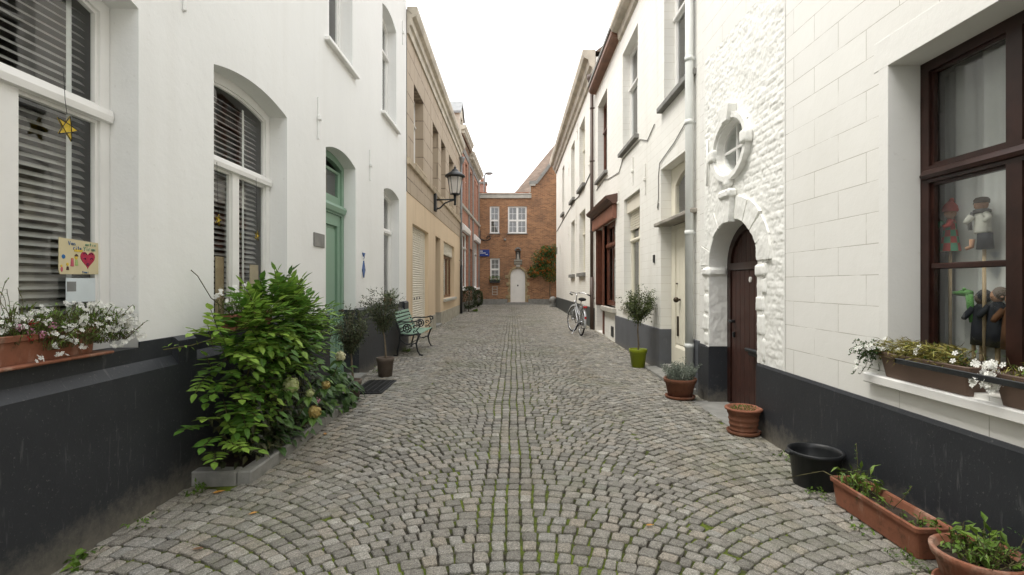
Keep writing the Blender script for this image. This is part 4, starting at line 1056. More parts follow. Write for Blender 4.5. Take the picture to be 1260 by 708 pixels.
# ================================================================== plants: materials and generators
m_wist = leafmat('wisteria leaves', (.026,.07,.014), (.105,.225,.035), (.34,.50,.085), .34)
m_hyd = leafmat('hydrangea leaves', (.025,.055,.015), (.06,.125,.03), (.14,.24,.045), .18)
m_bronze = leafmat('dark bronze leaves', (.016,.020,.010), (.04,.048,.018), (.085,.085,.03), .12)
m_olive = leafmat('olive leaves', (.03,.042,.02), (.072,.09,.042), (.15,.175,.09), .15)
m_olive2 = leafmat('box leaves', (.03,.045,.015), (.075,.10,.03), (.15,.18,.055), .15)
m_lav = leafmat('lavender leaves', (.09,.11,.085), (.19,.22,.175), (.33,.36,.31), .12, .7)
m_herb = leafmat('herb leaves', (.04,.08,.012), (.10,.18,.025), (.21,.30,.05), .22)
m_dry = leafmat('dry tangled leaves', (.08,.06,.014), (.20,.17,.035), (.32,.31,.07), .15)
m_hedge = leafmat('dark hedge leaves', (.014,.024,.008), (.034,.052,.015), (.07,.10,.028), .1)
m_ivy = leafmat('climber leaves', (.018,.046,.01), (.055,.125,.022), (.14,.24,.045), .18)
m_petal = leafmat('white petals', (.62,.62,.58), (.74,.74,.70), (.82,.81,.78), .2, .7)
m_cream_petal = leafmat('cream hydrangea petals', (.50,.48,.26), (.66,.64,.42), (.76,.74,.58), .2, .7)
m_yel_petal = leafmat('faded yellow petals', (.33,.23,.06), (.48,.36,.12), (.6,.5,.24), .2, .7)
m_green_petal = leafmat('green hydrangea petals', (.26,.32,.10), (.42,.46,.20), (.56,.58,.34), .2, .7)
m_pink = leafmat('pink petals', (.5,.16,.30), (.65,.28,.45), (.75,.45,.58), .2, .7)
m_redp = leafmat('red petals', (.35,.012,.02), (.45,.02,.03), (.5,.05,.05), .2, .7)
m_orange = leafmat('orange berries', (.50,.055,.008), (.64,.11,.010), (.68,.22,.02), .1, .6)
def rv(): 
    while True:
        v = Vector((random.uniform(-1,1), random.uniform(-1,1), random.uniform(-1,1)))
        if .05 < v.length < 1: return v.normalized()
def tnt(mu=.5, sd=.2): return min(1, max(0, random.gauss(mu, sd)))

def frond(b, p, d, L, pairs, ll, lw, mu, stems=None):
    """pinnate leaf: a drooping midrib carrying paired leaflets"""
    p = Vector(p); d = Vector(d).normalized(); side = d.cross(Vector((0,0,1)))
    side = side.normalized() if side.length > .05 else Vector((1,0,0))
    up = side.cross(d); q = p.copy(); dd = d.copy(); pts = [q.copy()]
    base = tnt(mu, .13)
    for i in range(pairs+1):
        q = q + dd*L/(pairs+1); dd = (dd+Vector((0,0,-.04))).normalized(); pts.append(q.copy())
        f = (1.0 if 0 < i < pairs-1 else .8)
        nr = (up+Vector((.25,-.1,.45))+rv()*.3).normalized()
        if i < pairs:
            for sg in (-1, 1):
                dl = (side*sg+dd*.45+up*random.uniform(-.15,.25)).normalized()
                b.leaf(q, dl, nr, ll*f*random.uniform(.85,1.15), lw*f, min(1,max(0,base+random.gauss(0,.07))), .16, random.uniform(.0,.2), True)
        else: b.leaf(q, dd, nr, ll*1.1, lw*1.05, base, .16, .12, True)
    if stems is not None: stems.tube(pts, .0022, 4, False)

def bloom(b, c, r, n, mu=.55, pl=None, up=False):
    c = Vector(c); pl = pl or r*.42
    for i in range(n):
        d = rv()
        if up and d.z < -.2: d.z = -d.z
        d.normalize(); q = c+d*r*random.uniform(.72,1.0)
        t = d.orthogonal().normalized(); t = (Matrix.Rotation(random.random()*6.28, 3, d) @ t)
        s = d.cross(t); k = pl*.5
        b.add([q-t*k, q+s*k+d*.1*k, q+t*k, q-s*k+d*.1*k], [(0,1,2,3)], tint=tnt(mu, .2), raw=True)
def flower(b, c, nrm, r, mu=.7, k=5):
    c = Vector(c); nrm = Vector(nrm).normalized(); t = nrm.orthogonal().normalized(); a0 = random.random()*6
    for i in range(k):
        d = Matrix.Rotation(a0+i*2*PI/k, 3, nrm) @ t; s = nrm.cross(d)
        b.add([c, c+d*r*.7+s*r*.36+nrm*r*.12, c+d*r+nrm*r*.05, c+d*r*.7-s*r*.36+nrm*r*.12], [(0,1,2,3)], tint=tnt(mu, .15), raw=True)

# ------------------------------------------------------------------ raised bed with shrubs
t = thing('raised_bed', 'narrow raised bed with grey stone kerb against the charcoal plinth, filled with leafy shrubs', 'flower bed', (-2.1, 4.6, 0))
b = MB()
def kerb(x0, x1, y0, y1, h=.095): b.box(x0, x1, y0, y1, -.05, edge_z((y0+y1)/2)+h, .01)
kerb(-2.25, -1.935, 3.62, 3.73)
y = 3.62
for y1 in (4.36, 5.05, 5.72): kerb(-1.93 if y > 3.7 else -1.932, -1.83, y+.004, y1-.004); y = y1
kerb(-2.25, -1.935, 5.61, 5.715)
b.xf = Matrix.Identity(4); b.build('kerb', m_kerb, t)
b = MB(); b.add([(-2.25+.06*i, 3.72+.19*j, .065+random.uniform(-.015,.02)) for j in range(11) for i in range(6)], [(j*6+i,j*6+i+1,(j+1)*6+i+1,(j+1)*6+i) for j in range(10) for i in range(5)], True); b.build('soil', m_soil, t)

t = thing('wisteria_shrub', 'large bright green shrub with feathered leaves in the raised bed, climbing to the window', 'shrub', (-2.12, 4.4, .06))
st = MB(); b = MB(); db = MB()
blobs = [((-2.09,4.35,.93),(.21,.62,.42),160,.46), ((-2.04,4.5,1.08),(.22,.42,.24),95,.6), ((-2.10,3.9,.70),(.18,.34,.40),62,.5), ((-2.08,4.95,.95),(.17,.36,.24),55,.5), ((-2.05,3.72,1.0),(.14,.26,.13),26,.78), ((-2.04,4.05,1.08),(.2,.27,.18),50,.64)]
for c, r, nfr, mu in blobs:
    for i in range(nfr):
        d = rv()
        if d.x < -.25: d.x = -d.x*.6
        d.normalize()
        k = random.uniform(.62, 1.0)
        p = Vector((c[0]+d.x*r[0]*k, c[1]+d.y*r[1]*k, c[2]+d.z*r[2]*k))
        out = Vector((d.x*.8+.2, d.y*.6-.3, d.z*.5+random.uniform(-.05,.5)))+rv()*.45
        if p.x < -2.22: p.x = -2.22
        if out.x < 0 and p.x < -2.05: out.x = abs(out.x)
        frond(b, p, out, random.uniform(.16,.27), random.choice((3,4,4,5)), random.uniform(.066,.095), random.uniform(.038,.052), mu+.34*(random.random()-.4), st)
for p, d, L in (((-2.08,3.62,.34),(.25,-.8,.12),.30),((-2.04,3.64,.30),(.65,-.5,.12),.30),((-2.08,3.62,.24),(.45,-.8,.10),.27),((-2.02,3.68,.24),(.85,-.25,.12),.26),((-2.12,3.62,.42),(-.05,-.9,.22),.26),((-2.05,3.72,.36),(.85,-.15,.25),.24),((-2.1,3.62,.46),(.3,-.8,.3),.25),((-2.05,3.7,.46),(.6,-.5,.3),.24)):
    frond(b, p, d, L, 5, .085, .046, .72, st)
for i in range(12):                                              # trunks and arching shoots
    y = random.uniform(4.0,5.1); x = random.uniform(-2.16,-2.05)
    q = Vector((x, y, .05)); pts = [q.copy()]; d = Vector((random.uniform(-.05,.1), random.uniform(-.35,.35), 1))
    for k in range(7): q = q+d*.15; d = (d+Vector((random.uniform(-.12,.16), random.uniform(-.2,.2), -.06))).normalized(); q.x = max(q.x,-2.2); pts.append(q.copy())
    st.tube(pts, [.016-.0017*k for k in range(8)], 6)
for i in range(12):
    y = 3.3+.06*i
    b.leaf((-2.235, y, .985+random.uniform(-.02,.02)), rv()+Vector((.6,0,0)), (0,0,1), .04, .02, .8)
st.tube([(-2.22,3.3,.985),(-2.235,3.6,.975),(-2.22,3.9,1.0),(-2.15,4.1,1.05)], .004, 5); st.tube([(-2.18,4.05,1.15),(-2.24,3.85,1.3),(-2.26,3.72,1.46),(-2.27,3.66,1.5)], .0035, 5)
b.build('foliage', m_wist, t); st.build('stem', m_stem, t)

t = thing('bronze_shrub', 'dark bronze leaved shrub filling the shaded middle of the raised bed', 'shrub', (-2.08, 4.3, .06))
b = MB()
for i in range(1250):
    p = Vector((random.uniform(-2.22,-1.86), random.gauss(4.3,.42), .12+abs(random.gauss(0,.38))))
    if not 3.72 < p.y < 5.5 or p.z > 1.0: continue
    d = Vector((random.uniform(.1,1), random.uniform(-.9,.5), random.uniform(-.6,.4)))
    b.leaf(p, d, Vector((.4,-.2,1))+rv()*.5, random.uniform(.06,.10), random.uniform(.03,.045), tnt(.45,.25), .25, .3)
for i in range(9):
    y = 4.0+i*.13; b.tube([(-2.1,y,.04),(-2.06+random.uniform(-.05,.05),y+.05,.4),(-2.03,y+random.uniform(-.1,.1),.75)], [.009,.006,.003], 5)
b.build('foliage', m_bronze, t)

t = thing('hydrangea', 'hydrangea with broad leaves and fading cream and yellow flower heads at the kerb', 'shrub', (-1.95, 5.0, .08))
b = MB(); st = MB()
for i in range(330):
    y = random.uniform(4.1, 5.95); 
    zt = .50 if y > 4.8 else .34
    p = Vector((random.uniform(-2.12,-1.83), y, random.uniform(.10, zt)))
    d = Vector((random.uniform(.2,1), random.uniform(-.9,.35), random.uniform(-.55,.25)))
    L = random.uniform(.07,.135)
    b.leaf(p, d, Vector((.3,-.15,1))+rv()*.35, L, L*random.uniform(.55,.68), tnt(.45,.22), .2, random.uniform(.1,.4), True)
for i in range(90):
    p = Vector((random.uniform(-2.1,-1.76), random.uniform(5.5,6.0), random.uniform(.08,.38)))
    b.leaf(p, Vector((random.uniform(.2,1), random.uniform(-.9,.5), random.uniform(-.7,.2))), Vector((.3,-.1,1))+rv()*.3, random.uniform(.08,.13), .075, tnt(.3,.15), .2, .4, True)
heads = [((-1.77,4.14,.598),.066,m_green_petal),((-1.73,4.42,.475),.04,m_green_petal),((-1.69,4.42,.318),.058,m_yel_petal),((-1.74,4.82,.466),.042,m_yel_petal),((-1.80,5.40,.653),.058,m_cream_petal)]
for c, r, mt in heads:
    st.tube([(c[0]-.22,c[1]+.05,.15),(c[0]-.1,c[1]+.02,c[2]*.6),(c[0],c[1],c[2]-r*.5)], .005, 5)
    for k in range(5):
        a = k*1.3; b.leaf((c[0]-.02,c[1],c[2]-r*.7), (math.cos(a),math.sin(a)-.3,-.3), (0,0,1), .12, .075, tnt(.55,.15), .2, .35, True)
b.build('foliage', m_hyd, t); st.build('stem', m_stem, t)
for c, r, mt in heads: f = MB(); bloom(f, c, r, 95, .55, r*.5); f.ball(c, r*.7, seg=10, rings=6); f.build('flower_head', mt, t)
f = MB(); bloom(f, (-1.72,4.55,.383), .03, 30); f.build('flower_head', m_pink, t)

# ------------------------------------------------------------------ pots
def pot(t, c, r, h, mat, rim=.02, soil=True, saucer=None, taper=.72, bands=0):
    x, y, z = c; b = MB(); z0 = 0
    if saucer:
        s = MB(); s.lathe([(r*taper*.9,0),(r*taper*1.25,.004),(r*taper*1.34,.035),(r*taper*1.26,.037),(r*taper*1.2,.012),(.01,.012)], (x,y,z), 28); s.build('saucer', saucer, t); z0 = .014
    rr = lambda k: r*(taper+(1-taper)*k)
    prof = [(.01,z0),(rr(0),z0)]
    if bands:
        for i in range(bands): k = (i+1)/(bands+1)*.8; prof += [(rr(k),h*k-.012),(rr(k)*1.035,h*k-.006),(rr(k)*1.035,h*k+.006),(rr(k),h*k+.012)]
    prof += [(rr(.8),h*.8),(rr(.8)+rim*.4,h*.81),(r+rim*.35,h*.985),(r+rim*.2,h),(r-.006,h),(r-.012,h*.97),(rr(.75)-.012,h*.78),(.012,h*.78)]
    b.lathe(prof, (x,y,z), 32); p = b.build('pot', mat, t)
    if soil:
        s = MB(); n = 14
        s.lathe([(rr(.85)-.008,h*.82),(r*.6,h*.86),(r*.3,h*.87),(.01,h*.86)], (x,y,z), 16); s.build('soil', m_soil, t)
    return p

def topiary(name, label, c, potr, poth, potmat, trunk_top, crown, nleaf, lmat, ll, lw, saucer=None, lean=(0,0), taper=.72):
    t = thing(name, label, 'potted tree', c); x, y, z = c
    pot(t, c, potr, poth, potmat, taper=taper, saucer=saucer)
    st = MB(); cx, cy, cz, rx, ry, rz = crown
    q = [(x,y,z+poth*.7),(x+lean[0]*.3+.008,y+lean[1]*.3,z+poth+.12*(trunk_top-poth)),(x+lean[0]*.7-.006,y+lean[1]*.7,z+poth+.6*(trunk_top-poth)),(cx,cy,z+trunk_top)]
    st.tube(q, [.017,.014,.012,.011], 8)
    ends = []
    for i in range(26):
        d = rv(); d.z = abs(d.z)*.9-.25; d.normalize()
        e = Vector((cx+d.x*rx*.85, cy+d.y*ry*.85, cz+d.z*rz*.85)); s0 = Vector((cx,cy,z+trunk_top-random.uniform(0,.05)))
        m = (s0+e)/2+rv()*.03
        st.tube([s0,m,e], [.007,.004,.0018], 5); ends += [(s0,m,e)]
    st.build('trunk', m_bark, t)
    b = MB()
    for i in range(nleaf):
        s0, m, e = random.choice(ends); k = random.random()**.6
        a = (s0.lerp(m, k*2) if k < .5 else m.lerp(e, k*2-1))+rv()*random.uniform(0,.075)*(rx/.2)
        d = (a-Vector((cx,cy,cz-.1))).normalized()*.7+rv()*.8
        b.leaf(a, d, Vector((0,0,1))+rv()*.8, ll*random.uniform(.7,1.2), lw, tnt(.42,.24), .2, .1)
    for i in range(34):                                         # stray sprigs
        d = rv(); d.z = d.z*.7+.3; d.normalize(); p = Vector((cx+d.x*rx*.85,cy+d.y*ry*.85,cz+d.z*rz*.8))
        for k in range(9): 
            p = p+(d+rv()*.25)*.016; b.leaf(p, d*.5+rv()*.8, rv(), ll, lw, tnt(.5,.2), .2, .1)
    b.build('foliage', lmat, t); return t
topiary('olive_tree', 'thin dark olive tree in a tapered clay pot, close beside the raised bed', (-1.90,6.12,edge_z(6.1)+.005), .105, .25, m_pot, .58, (-1.92,6.14,.925,.20,.20,.21), 2900, m_olive, .036, .0115)
topiary('olive_tree', 'grey green olive tree in a round clay pot between door mat and bench', (-1.88,7.62,edge_z(7.6)+.005), .125, .28, m_pot, .68, (-1.91,7.62,1.08,.25,.24,.22), 3300, m_olive, .038, .012, taper=.78)
topiary('box_tree', 'round headed small tree in the lime green plastic pot by the cream wall', (2.01,8.4,gz(2.01,8.4)), .142, .295, m_lime, .78, (2.02,8.42,1.06,.27,.26,.26), 4600, m_olive2, .038, .0145)

# lavender and small terracotta pot by the brown door
c = (2.0,6.25,gz(2,6.25)); t = thing('lavender_pot', 'silvery lavender plant in a terracotta pot on a saucer by the grey downpipe', 'potted plant', c)
pot(t, c, .185, .24, m_terra2, .03, saucer=m_terra2)
b = MB()
for i in range(170):
    a = random.random()*6.28; r = random.uniform(0,.13); p = Vector((c[0]+r*math.cos(a),c[1]+r*math.sin(a),c[2]+.2)); d = Vector((math.cos(a)*r*4,math.sin(a)*r*4,1)).normalized()+rv()*.2
    H_ = random.uniform(.12,.23)*(1.3 if random.random() < .08 else 1)
    for k in range(9):
        p = p+d.normalized()*H_/9
        for s in range(3): b.leaf(p, d*.5+rv(), rv(), .032, .007, tnt(.5,.22), .1, .1)
b.build('foliage', m_lav, t)
c = (2.135,4.83,gz(2.13,4.83)); t = thing('banded_pot', 'ribbed terracotta pot of low herbs on a saucer in front of the arched brown door', 'potted plant', c)
pot(t, c, .14, .235, m_terra2, .02, saucer=m_terra2, bands=3, taper=.8)
b = MB()
for i in range(420):
    a = random.random()*6.28; r = .12*math.sqrt(random.random()); p = Vector((c[0]+r*math.cos(a),c[1]+r*math.sin(a),c[2]+.205+random.uniform(0,.03)))
    b.leaf(p, rv()+Vector((0,0,.6)), rv(), .028, .008, tnt(.35,.25), .2, .2)
b.build('foliage', m_herb, t)
b = MB(); b.lathe([(r_, z_) for r_, z_ in ((.143,.222),(.163,.224),(.166,.236),(.158,.246),(.14,.244),(.136,.232))], c, 32); b.build('rim', m_terra, t)

# bucket
c = (2.10,3.62,gz(2.10,3.62)); t = thing('bucket', 'empty black plastic bucket standing against the charcoal plinth behind the long planter', 'bucket', c)
b = MB(); b.lathe([(.01,0),(.135,0),(.14,.01),(.163,.215),(.176,.218),(.178,.24),(.17,.244),(.16,.24),(.154,.21),(.133,.02),(.01,.018)], c, 36); b.build('pail', m_bplast, t)
b = MB(); b.box(c[0]-.20,c[0]-.168,c[1]-.03,c[1]+.03,c[2]+.215,c[2]+.24,.006); b.build('handle', m_bplast, t)

# long terracotta trough
def trough(t, x0, x1, y0, y1, z, h, mat, inset=.025, rim=.014, lip=.03, name='trough'):
    b = MB(); i = inset
    def ring(o, zz, r=.02):
        X0, X1, Y0, Y1 = x0+o, x1-o, y0+o, y1-o; pts = []
        for cx, cy, a0 in ((X1-r,Y1-r,0),(X0+r,Y1-r,90),(X0+r,Y0+r,180),(X1-r,Y0+r,270)):
            for k in range(4): a = math.radians(a0+30*k); pts.append((cx+r*math.cos(a), cy+r*math.sin(a), zz))
        return pts
    rings = [ring(i,z), ring(rim*.9,z+h-lip), ring(.002,z+h-lip+.004), ring(0,z+h-.004), ring(.004,z+h), ring(rim,z+h), ring(rim+.006,z+h-.008), ring(rim+i*.7,z+h*.6)]
    vs = [p for r in rings for p in r]; n = 16; fs = [(k*n+a, k*n+(a+1) % n, (k+1)*n+(a+1) % n, (k+1)*n+a) for k in range(len(rings)-1) for a in range(n)]
    fs += [tuple(range(n))[::-1], tuple(range(7*n,8*n))]
    b.add(vs, fs); p = b.build(name, mat, t)
    s = MB(); s.add([(x0+rim+i*.5+(x1-x0-2*rim-i)*a/4, y0+rim+i*.5+(y1-y0-2*rim-i)*k/12, z+h*.72+random.uniform(-.012,.012)) for k in range(13) for a in range(5)], [(k*5+a,k*5+a+1,(k+1)*5+a+1,(k+1)*5+a) for k in range(12) for a in range(4)], True); s.build('soil', m_soil, t)
    return p
def weedy(b, st, n, box, hs, ll, lw, mu=.5, spread=.5):
    for i in range(n):
        p = Vector((random.uniform(box[0],box[1]), random.uniform(box[2],box[3]), box[4])); d = Vector((random.uniform(-spread,spread), random.uniform(-spread,spread), 1)).normalized()
        h = random.uniform(*hs); k = max(3, int(h/.022)); pts = [p.copy()]
        for j in range(k):
            p = p+d*h/k; d = (d+rv()*.22).normalized(); pts.append(p.copy())
            b.leaf(p, d*.4+rv(), Vector((0,0,1))+rv()*.6, ll*random.uniform(.7,1.3), lw*random.uniform(.8,1.2), tnt(mu,.2), .25, .25)
        st.tube(pts, .0018, 4, False)
t = thing('long_planter', 'long terracotta trough with straggling weeds on the cobbles below the dark wood window', 'planter', (2.12,2.96,.01))
trough(t, 2.015,2.215,2.60,3.33,.012,.165, m_terra)
b = MB(); st = MB()
weedy(b, st, 26, (2.05,2.17,3.05,3.30,.12), (.06,.16), .06, .017, .62, .5)
weedy(b, st, 12, (2.06,2.17,2.7,3.0,.12), (.03,.07), .03, .012, .5, .7)
weedy(b, st, 10, (2.08,2.17,2.62,2.72,.13), (.04,.09), .035, .02, .35, .9)
for p, e in (((2.12,3.22,.14),(2.16,3.28,.40)),((2.13,2.93,.13),(2.19,2.86,.29))):
    st.tube([p,((p[0]+e[0])/2+.01,(p[1]+e[1])/2,(p[2]+e[2])/2),e], .002, 4)
    for k in range(14): b.leaf(Vector(p).lerp(Vector(e), .6+.4*random.random()), rv(), rv(), .013, .007, .25)
for i in range(9):
    y = 3.25+.02*i; st.tube([(2.05,3.26,.17),(2.0-.03*random.random(),3.34,.2),(1.95-.02*i,3.4+.012*i,.17-.01*i)], .0016, 4) if i % 3 == 0 else None
b.build('foliage', m_herb, t); st.build('stem', m_stem, t)
c = (2.10,2.345,.0); t = thing('round_planter', 'round thick rimmed terracotta pot crowded with weeds at the bottom right corner', 'planter', c)
pot(t, c, .172, .195, m_terra, .03, saucer=m_terra, taper=.74)
b = MB(); st = MB()
weedy(b, st, 46, (2.0,2.2,2.23,2.46,.15), (.05,.13), .036, .02, .5, .7); weedy(b, st, 16, (2.06,2.2,2.25,2.46,.15), (.08,.16), .05, .026, .55, .4)
weedy(b, st, 40, (2.0,2.22,2.2,2.36,.16), (.06,.16), .016, .008, .45, .9)
b.build('foliage', m_herb, t); st.build('stem', m_stem, t)
t = thing('fern', 'small dark green fern growing from the plinth joint beside the weedy round pot', 'fern', (2.27,2.2,.2))
b = MB()
for i in range(9): frond(b, (2.265,2.2+.01*i,.24), (-.5+random.uniform(-.2,.2),random.uniform(-.8,.8),random.uniform(-.2,.7)), .14, 9, .018, .009, .35)
b.build('foliage', m_hyd, t)

# sill planters on the right
def sillplanter(label, y0, y1, kind):
    t = thing('sill_planter', label, 'planter', (2.33,(y0+y1)/2,.835))
    trough(t, 2.245,2.42,y0,y1,.838,.15, m_trough, .03, .012, .03)
    b = MB(); st = MB(); f = MB(); db = MB()
    weedy(b, st, 46, (2.27,2.40,y0+.04,y1-.04,.96), (.04,.11), .026, .011, .42, .7)
    if kind == 0:
        for i in range(1500):                                   # dry golden tangle
            p = Vector((random.uniform(2.23,2.40), random.uniform(y0+.12,y1-.01), .99+random.uniform(-.03,.075)))
            db.leaf(p, Vector((random.uniform(-.4,.3), random.uniform(-.2,1), random.uniform(-.3,.2))), rv(), .05, .0055, tnt(.5,.25), .1, .2)
        for i in range(80):                                    # trailing far end with dark small leaves
            p = Vector((random.uniform(2.22,2.4), y1-.06, .99)); d = Vector((random.uniform(-.5,.1), random.uniform(.5,1), random.uniform(-.1,.5))); n_ = random.randint(6,13); pts = [p.copy()]
            for k in range(n_):
                p = p+d.normalized()*.019; d.z -= .10; d += rv()*.15; pts.append(p.copy())
                for s in range(2): b.leaf(p, rv(), rv(), .018, .010, tnt(.25,.2), .2, .2)
                if random.random() < .085: flower(f, p+Vector((-.01,-.008,.01)), (-1,-.4,.6), .016)
            st.tube(pts, .0014, 4, False)
        for i in range(11): flower(f, (random.uniform(2.22,2.3), random.uniform(y0,y1), random.uniform(.99,1.07)), (-1,-.3,.7), .016)
    else:
        for i in range(70): flower(f, (random.uniform(2.2,2.27), y1+random.uniform(-.07,.06), random.uniform(.9,1.03)), Vector((-1,.1,.4))+rv()*.4, .017)
        for i in range(14): flower(f, (random.uniform(2.22,2.4), random.uniform(y0,y1), random.uniform(1.0,1.07)), (-1,-.2,.8), .014)
        for i in range(300):
            p = Vector((random.uniform(2.23,2.40), random.uniform(y0,y1), .985+random.uniform(-.02,.05))); db.leaf(p, rv(), rv(), .035, .006, tnt(.5,.25), .1, .2)
    b.build('foliage', m_herb if kind else m_ivy, t); st.build('stem', m_stem, t); f.build('flowers', m_petal, t); db.build('dry_growth', m_dry, t)
sillplanter('brown trough with golden tangled growth and trailing white flowers on the white sill', 2.57, 3.22, 0)
sillplanter('brown trough with a white flower cluster at the near end of the white sill', 1.84, 2.46, 1)

# window box of white flowers on the left
t = thing('window_box', 'long terracotta box of white flowers on a tray on the near left window sill', 'planter', (-2.34,2.5,1.01))
b = MB(); b.box(-2.46,-2.245,1.95,2.93,1.013,1.028,.005); b.build('tray', m_terra, t)
trough(t, -2.44,-2.27,1.98,2.86,1.03,.135, m_terra, .02, .014, .032)
b = MB(); st = MB(); f = MB()
weedy(b, st, 420, (-2.42,-2.27,2.38,3.0,1.12), (.05,.19), .028, .0075, .55, .65)
weedy(b, st, 170, (-2.32,-2.24,2.5,3.06,1.08), (.05,.15), .026, .0065, .55, .9)
weedy(b, st, 30, (-2.42,-2.28,2.0,2.4,1.13), (.05,.22), .022, .007, .4, .5)
weedy(b, st, 5, (-2.40,-2.32,2.38,2.5,1.13), (.25,.33), .02, .006, .6, .3)
for i in range(95):
    c = Vector((random.uniform(-2.42,-2.22), random.uniform(2.36,3.14), 1.0)); c.z = 1.16+.15*random.random()-abs(c.y-2.72)*.12
    if random.random() < .3: c.x = -2.23; c.z = random.uniform(1.05,1.2)
    for k in range(6): flower(f, c+Vector((random.uniform(-.02,.02),random.uniform(-.022,.022),random.uniform(-.012,.014))), Vector((.6,-.3,.7))+rv()*.9, .0115)
for i in range(7): flower(f, (random.uniform(-2.4,-2.25), random.uniform(2.3,2.42), random.uniform(1.18,1.3)), (.7,-.4,1), .02)
b.build('foliage', m_herb, t); st.build('stem', m_stem, t); f.build('flowers', m_petal, t)
f = MB(); [bloom(f, (-2.28+.012*i, 2.40+.045*i, 1.2-.02*(i % 3)), .02, 26) for i in range(4)]; bloom(f, (-2.3,2.40,1.2), .02, 26); f.build('pink_flowers', m_pink, t)
f = MB(); bloom(f, (-2.28,2.47,1.215), .022, 30); bloom(f, (-2.27,2.44,1.15), .02, 24); f.build('red_flowers', m_redp, t)
# second white flower pot behind the shrub
t = thing('window_box', 'small terracotta box of white flowers on the arched window sill behind the tall green shrub', 'planter', (-2.36,4.55,1.01))
trough(t, -2.43,-2.27,4.25,4.95,1.02,.13, m_terra, .02, .014, .03)
b = MB(); st = MB(); f = MB(); weedy(b, st, 90, (-2.42,-2.28,4.25,4.95,1.12), (.1,.28), .026, .009, .5, .5)
for i in range(34):
    c = Vector((random.uniform(-2.42,-2.22), random.uniform(4.2,4.98), random.uniform(1.22,1.43)))
    for k in range(5): flower(f, c+rv()*.018, Vector((.6,-.4,.8))+rv()*.3, .015)
b.build('foliage', m_herb, t); st.build('stem', m_stem, t); f.build('flowers', m_petal, t)
# pot on third window sill
c = (-2.33,9.62,1.012); t = thing('sill_pot', 'small terracotta pot with bright green plant on the window sill above the bench', 'potted plant', c)
pot(t, c, .085, .14, m_terra, .012)
b = MB(); st = MB(); weedy(b, st, 46, (-2.4,-2.27,9.55,10.0,1.10), (.08,.26), .034, .013, .68, .7); b.build('foliage', m_herb, t); st.build('stem', m_stem, t)

# hedge balls by the brick town house
def hedge(label, c, rx, ry, h):
    t = thing('hedge_bush', label, 'bush', c); b = MB(); x, y, z = c
    st = MB(); st.tube([(x,y,z-.03),(x,y,z+h*.4)], [.03,.02], 6)
    for i in range(10): d = rv(); st.tube([(x,y,z+h*.25),(x+d.x*rx*.7,y+d.y*ry*.7,z+h*.5+d.z*h*.3)], [.012,.004], 5)
    st.build('stem', m_bark, t)
    for i in range(2600):
        d = rv(); k = 1-.3*random.random()**2
        m = max(abs(d.x),abs(d.y),abs(d.z)); d2 = d.lerp(d/m, .45)
        p = Vector((x+d2.x*rx*k*.8, y+d2.y*ry*k*.8, z+h*.52+d2.z*h*.40*k))+rv()*.03
        b.leaf(p, d+rv()*.7, rv(), .055, .03, tnt(.42,.25), .2, .2)
    b.build('foliage', m_hedge, t)
hedge('larger dark clipped bush beside the drainpipe of the tan house', (-2.02,23.4,edge_z(23.4)), .42, .55, 1.2)
hedge('smaller dark bush in front of the brick town house near the street end', (-1.90,27.4,edge_z(27.4)), .32, .4, .95)
# climber with orange berries
t = thing('climber', 'dense climber with orange berries on the brown brick wall right of the white door', 'climber', (1.75,30.9,.2))
b = MB(); f = MB(); st = MB()
cl = [(1.55,2.9,.52,.55),(2.2,2.7,.55,.75),(1.2,2.15,.38,.35),(2.2,2.0,.5,.5),(1.75,2.35,.5,.5),(1.9,3.35,.35,.35),(2.45,3.3,.4,.5)]
for i in range(5600):
    cx, cz, rx, rz = random.choice(cl); d = rv(); k = random.random()**.45
    p = Vector((cx+d.x*rx*k, 30.78-abs(d.y)*.30*k*1.2, cz+d.z*rz*k))
    b.leaf(p, Vector((d.x,-.6,d.z))+rv()*.8, Vector((0,-.6,.7))+rv()*.5, .085, .045, tnt(.42,.25), .2, .2)
    if random.random() < .06: bloom(f, p+Vector((0,-.06,0)), random.uniform(.045,.085), 14)
for i in range(9): st.tube([(.9+.1*i,30.93,2.0),(1.4+.08*i,30.9,2.3+.08*i),(1.5+.1*i,30.85,2.9)], [.012,.01,.006], 5)
st.tube([(2.2,30.93,.15),(2.15,30.9,1.0),(2.2,30.88,2.2),(1.9,30.86,3.0)], [.03,.026,.02,.01], 6); st.tube([(.78,30.95,2.0),(.95,30.94,2.2),(1.25,30.92,2.15)],[.012,.014,.01],5)
b.build('foliage', m_ivy, t); f.build('berries', m_orange, t); st.build('stem', m_bark, t)
t = thing('window_box', 'dark window box with green plants under the lower window of the brown brick building', 'planter', (-1.1,30.85,1.5))
b = MB(); b.box(-1.42,-.82,30.72,30.93,1.48,1.66,.01); b.build('box', m_black, t)
b = MB(); f = MB()
for i in range(260): b.leaf((random.uniform(-1.44,-.8),random.uniform(30.66,30.92),1.66+random.uniform(-.06,.2)), rv(), rv(), .06, .035, tnt(.5,.2), .2, .2)
for i in range(9): bloom(f, (random.uniform(-1.4,-.85),30.68,1.7+random.uniform(0,.1)), .03, 12)
b.build('foliage', m_herb, t); f.build('flowers', m_redp, t)

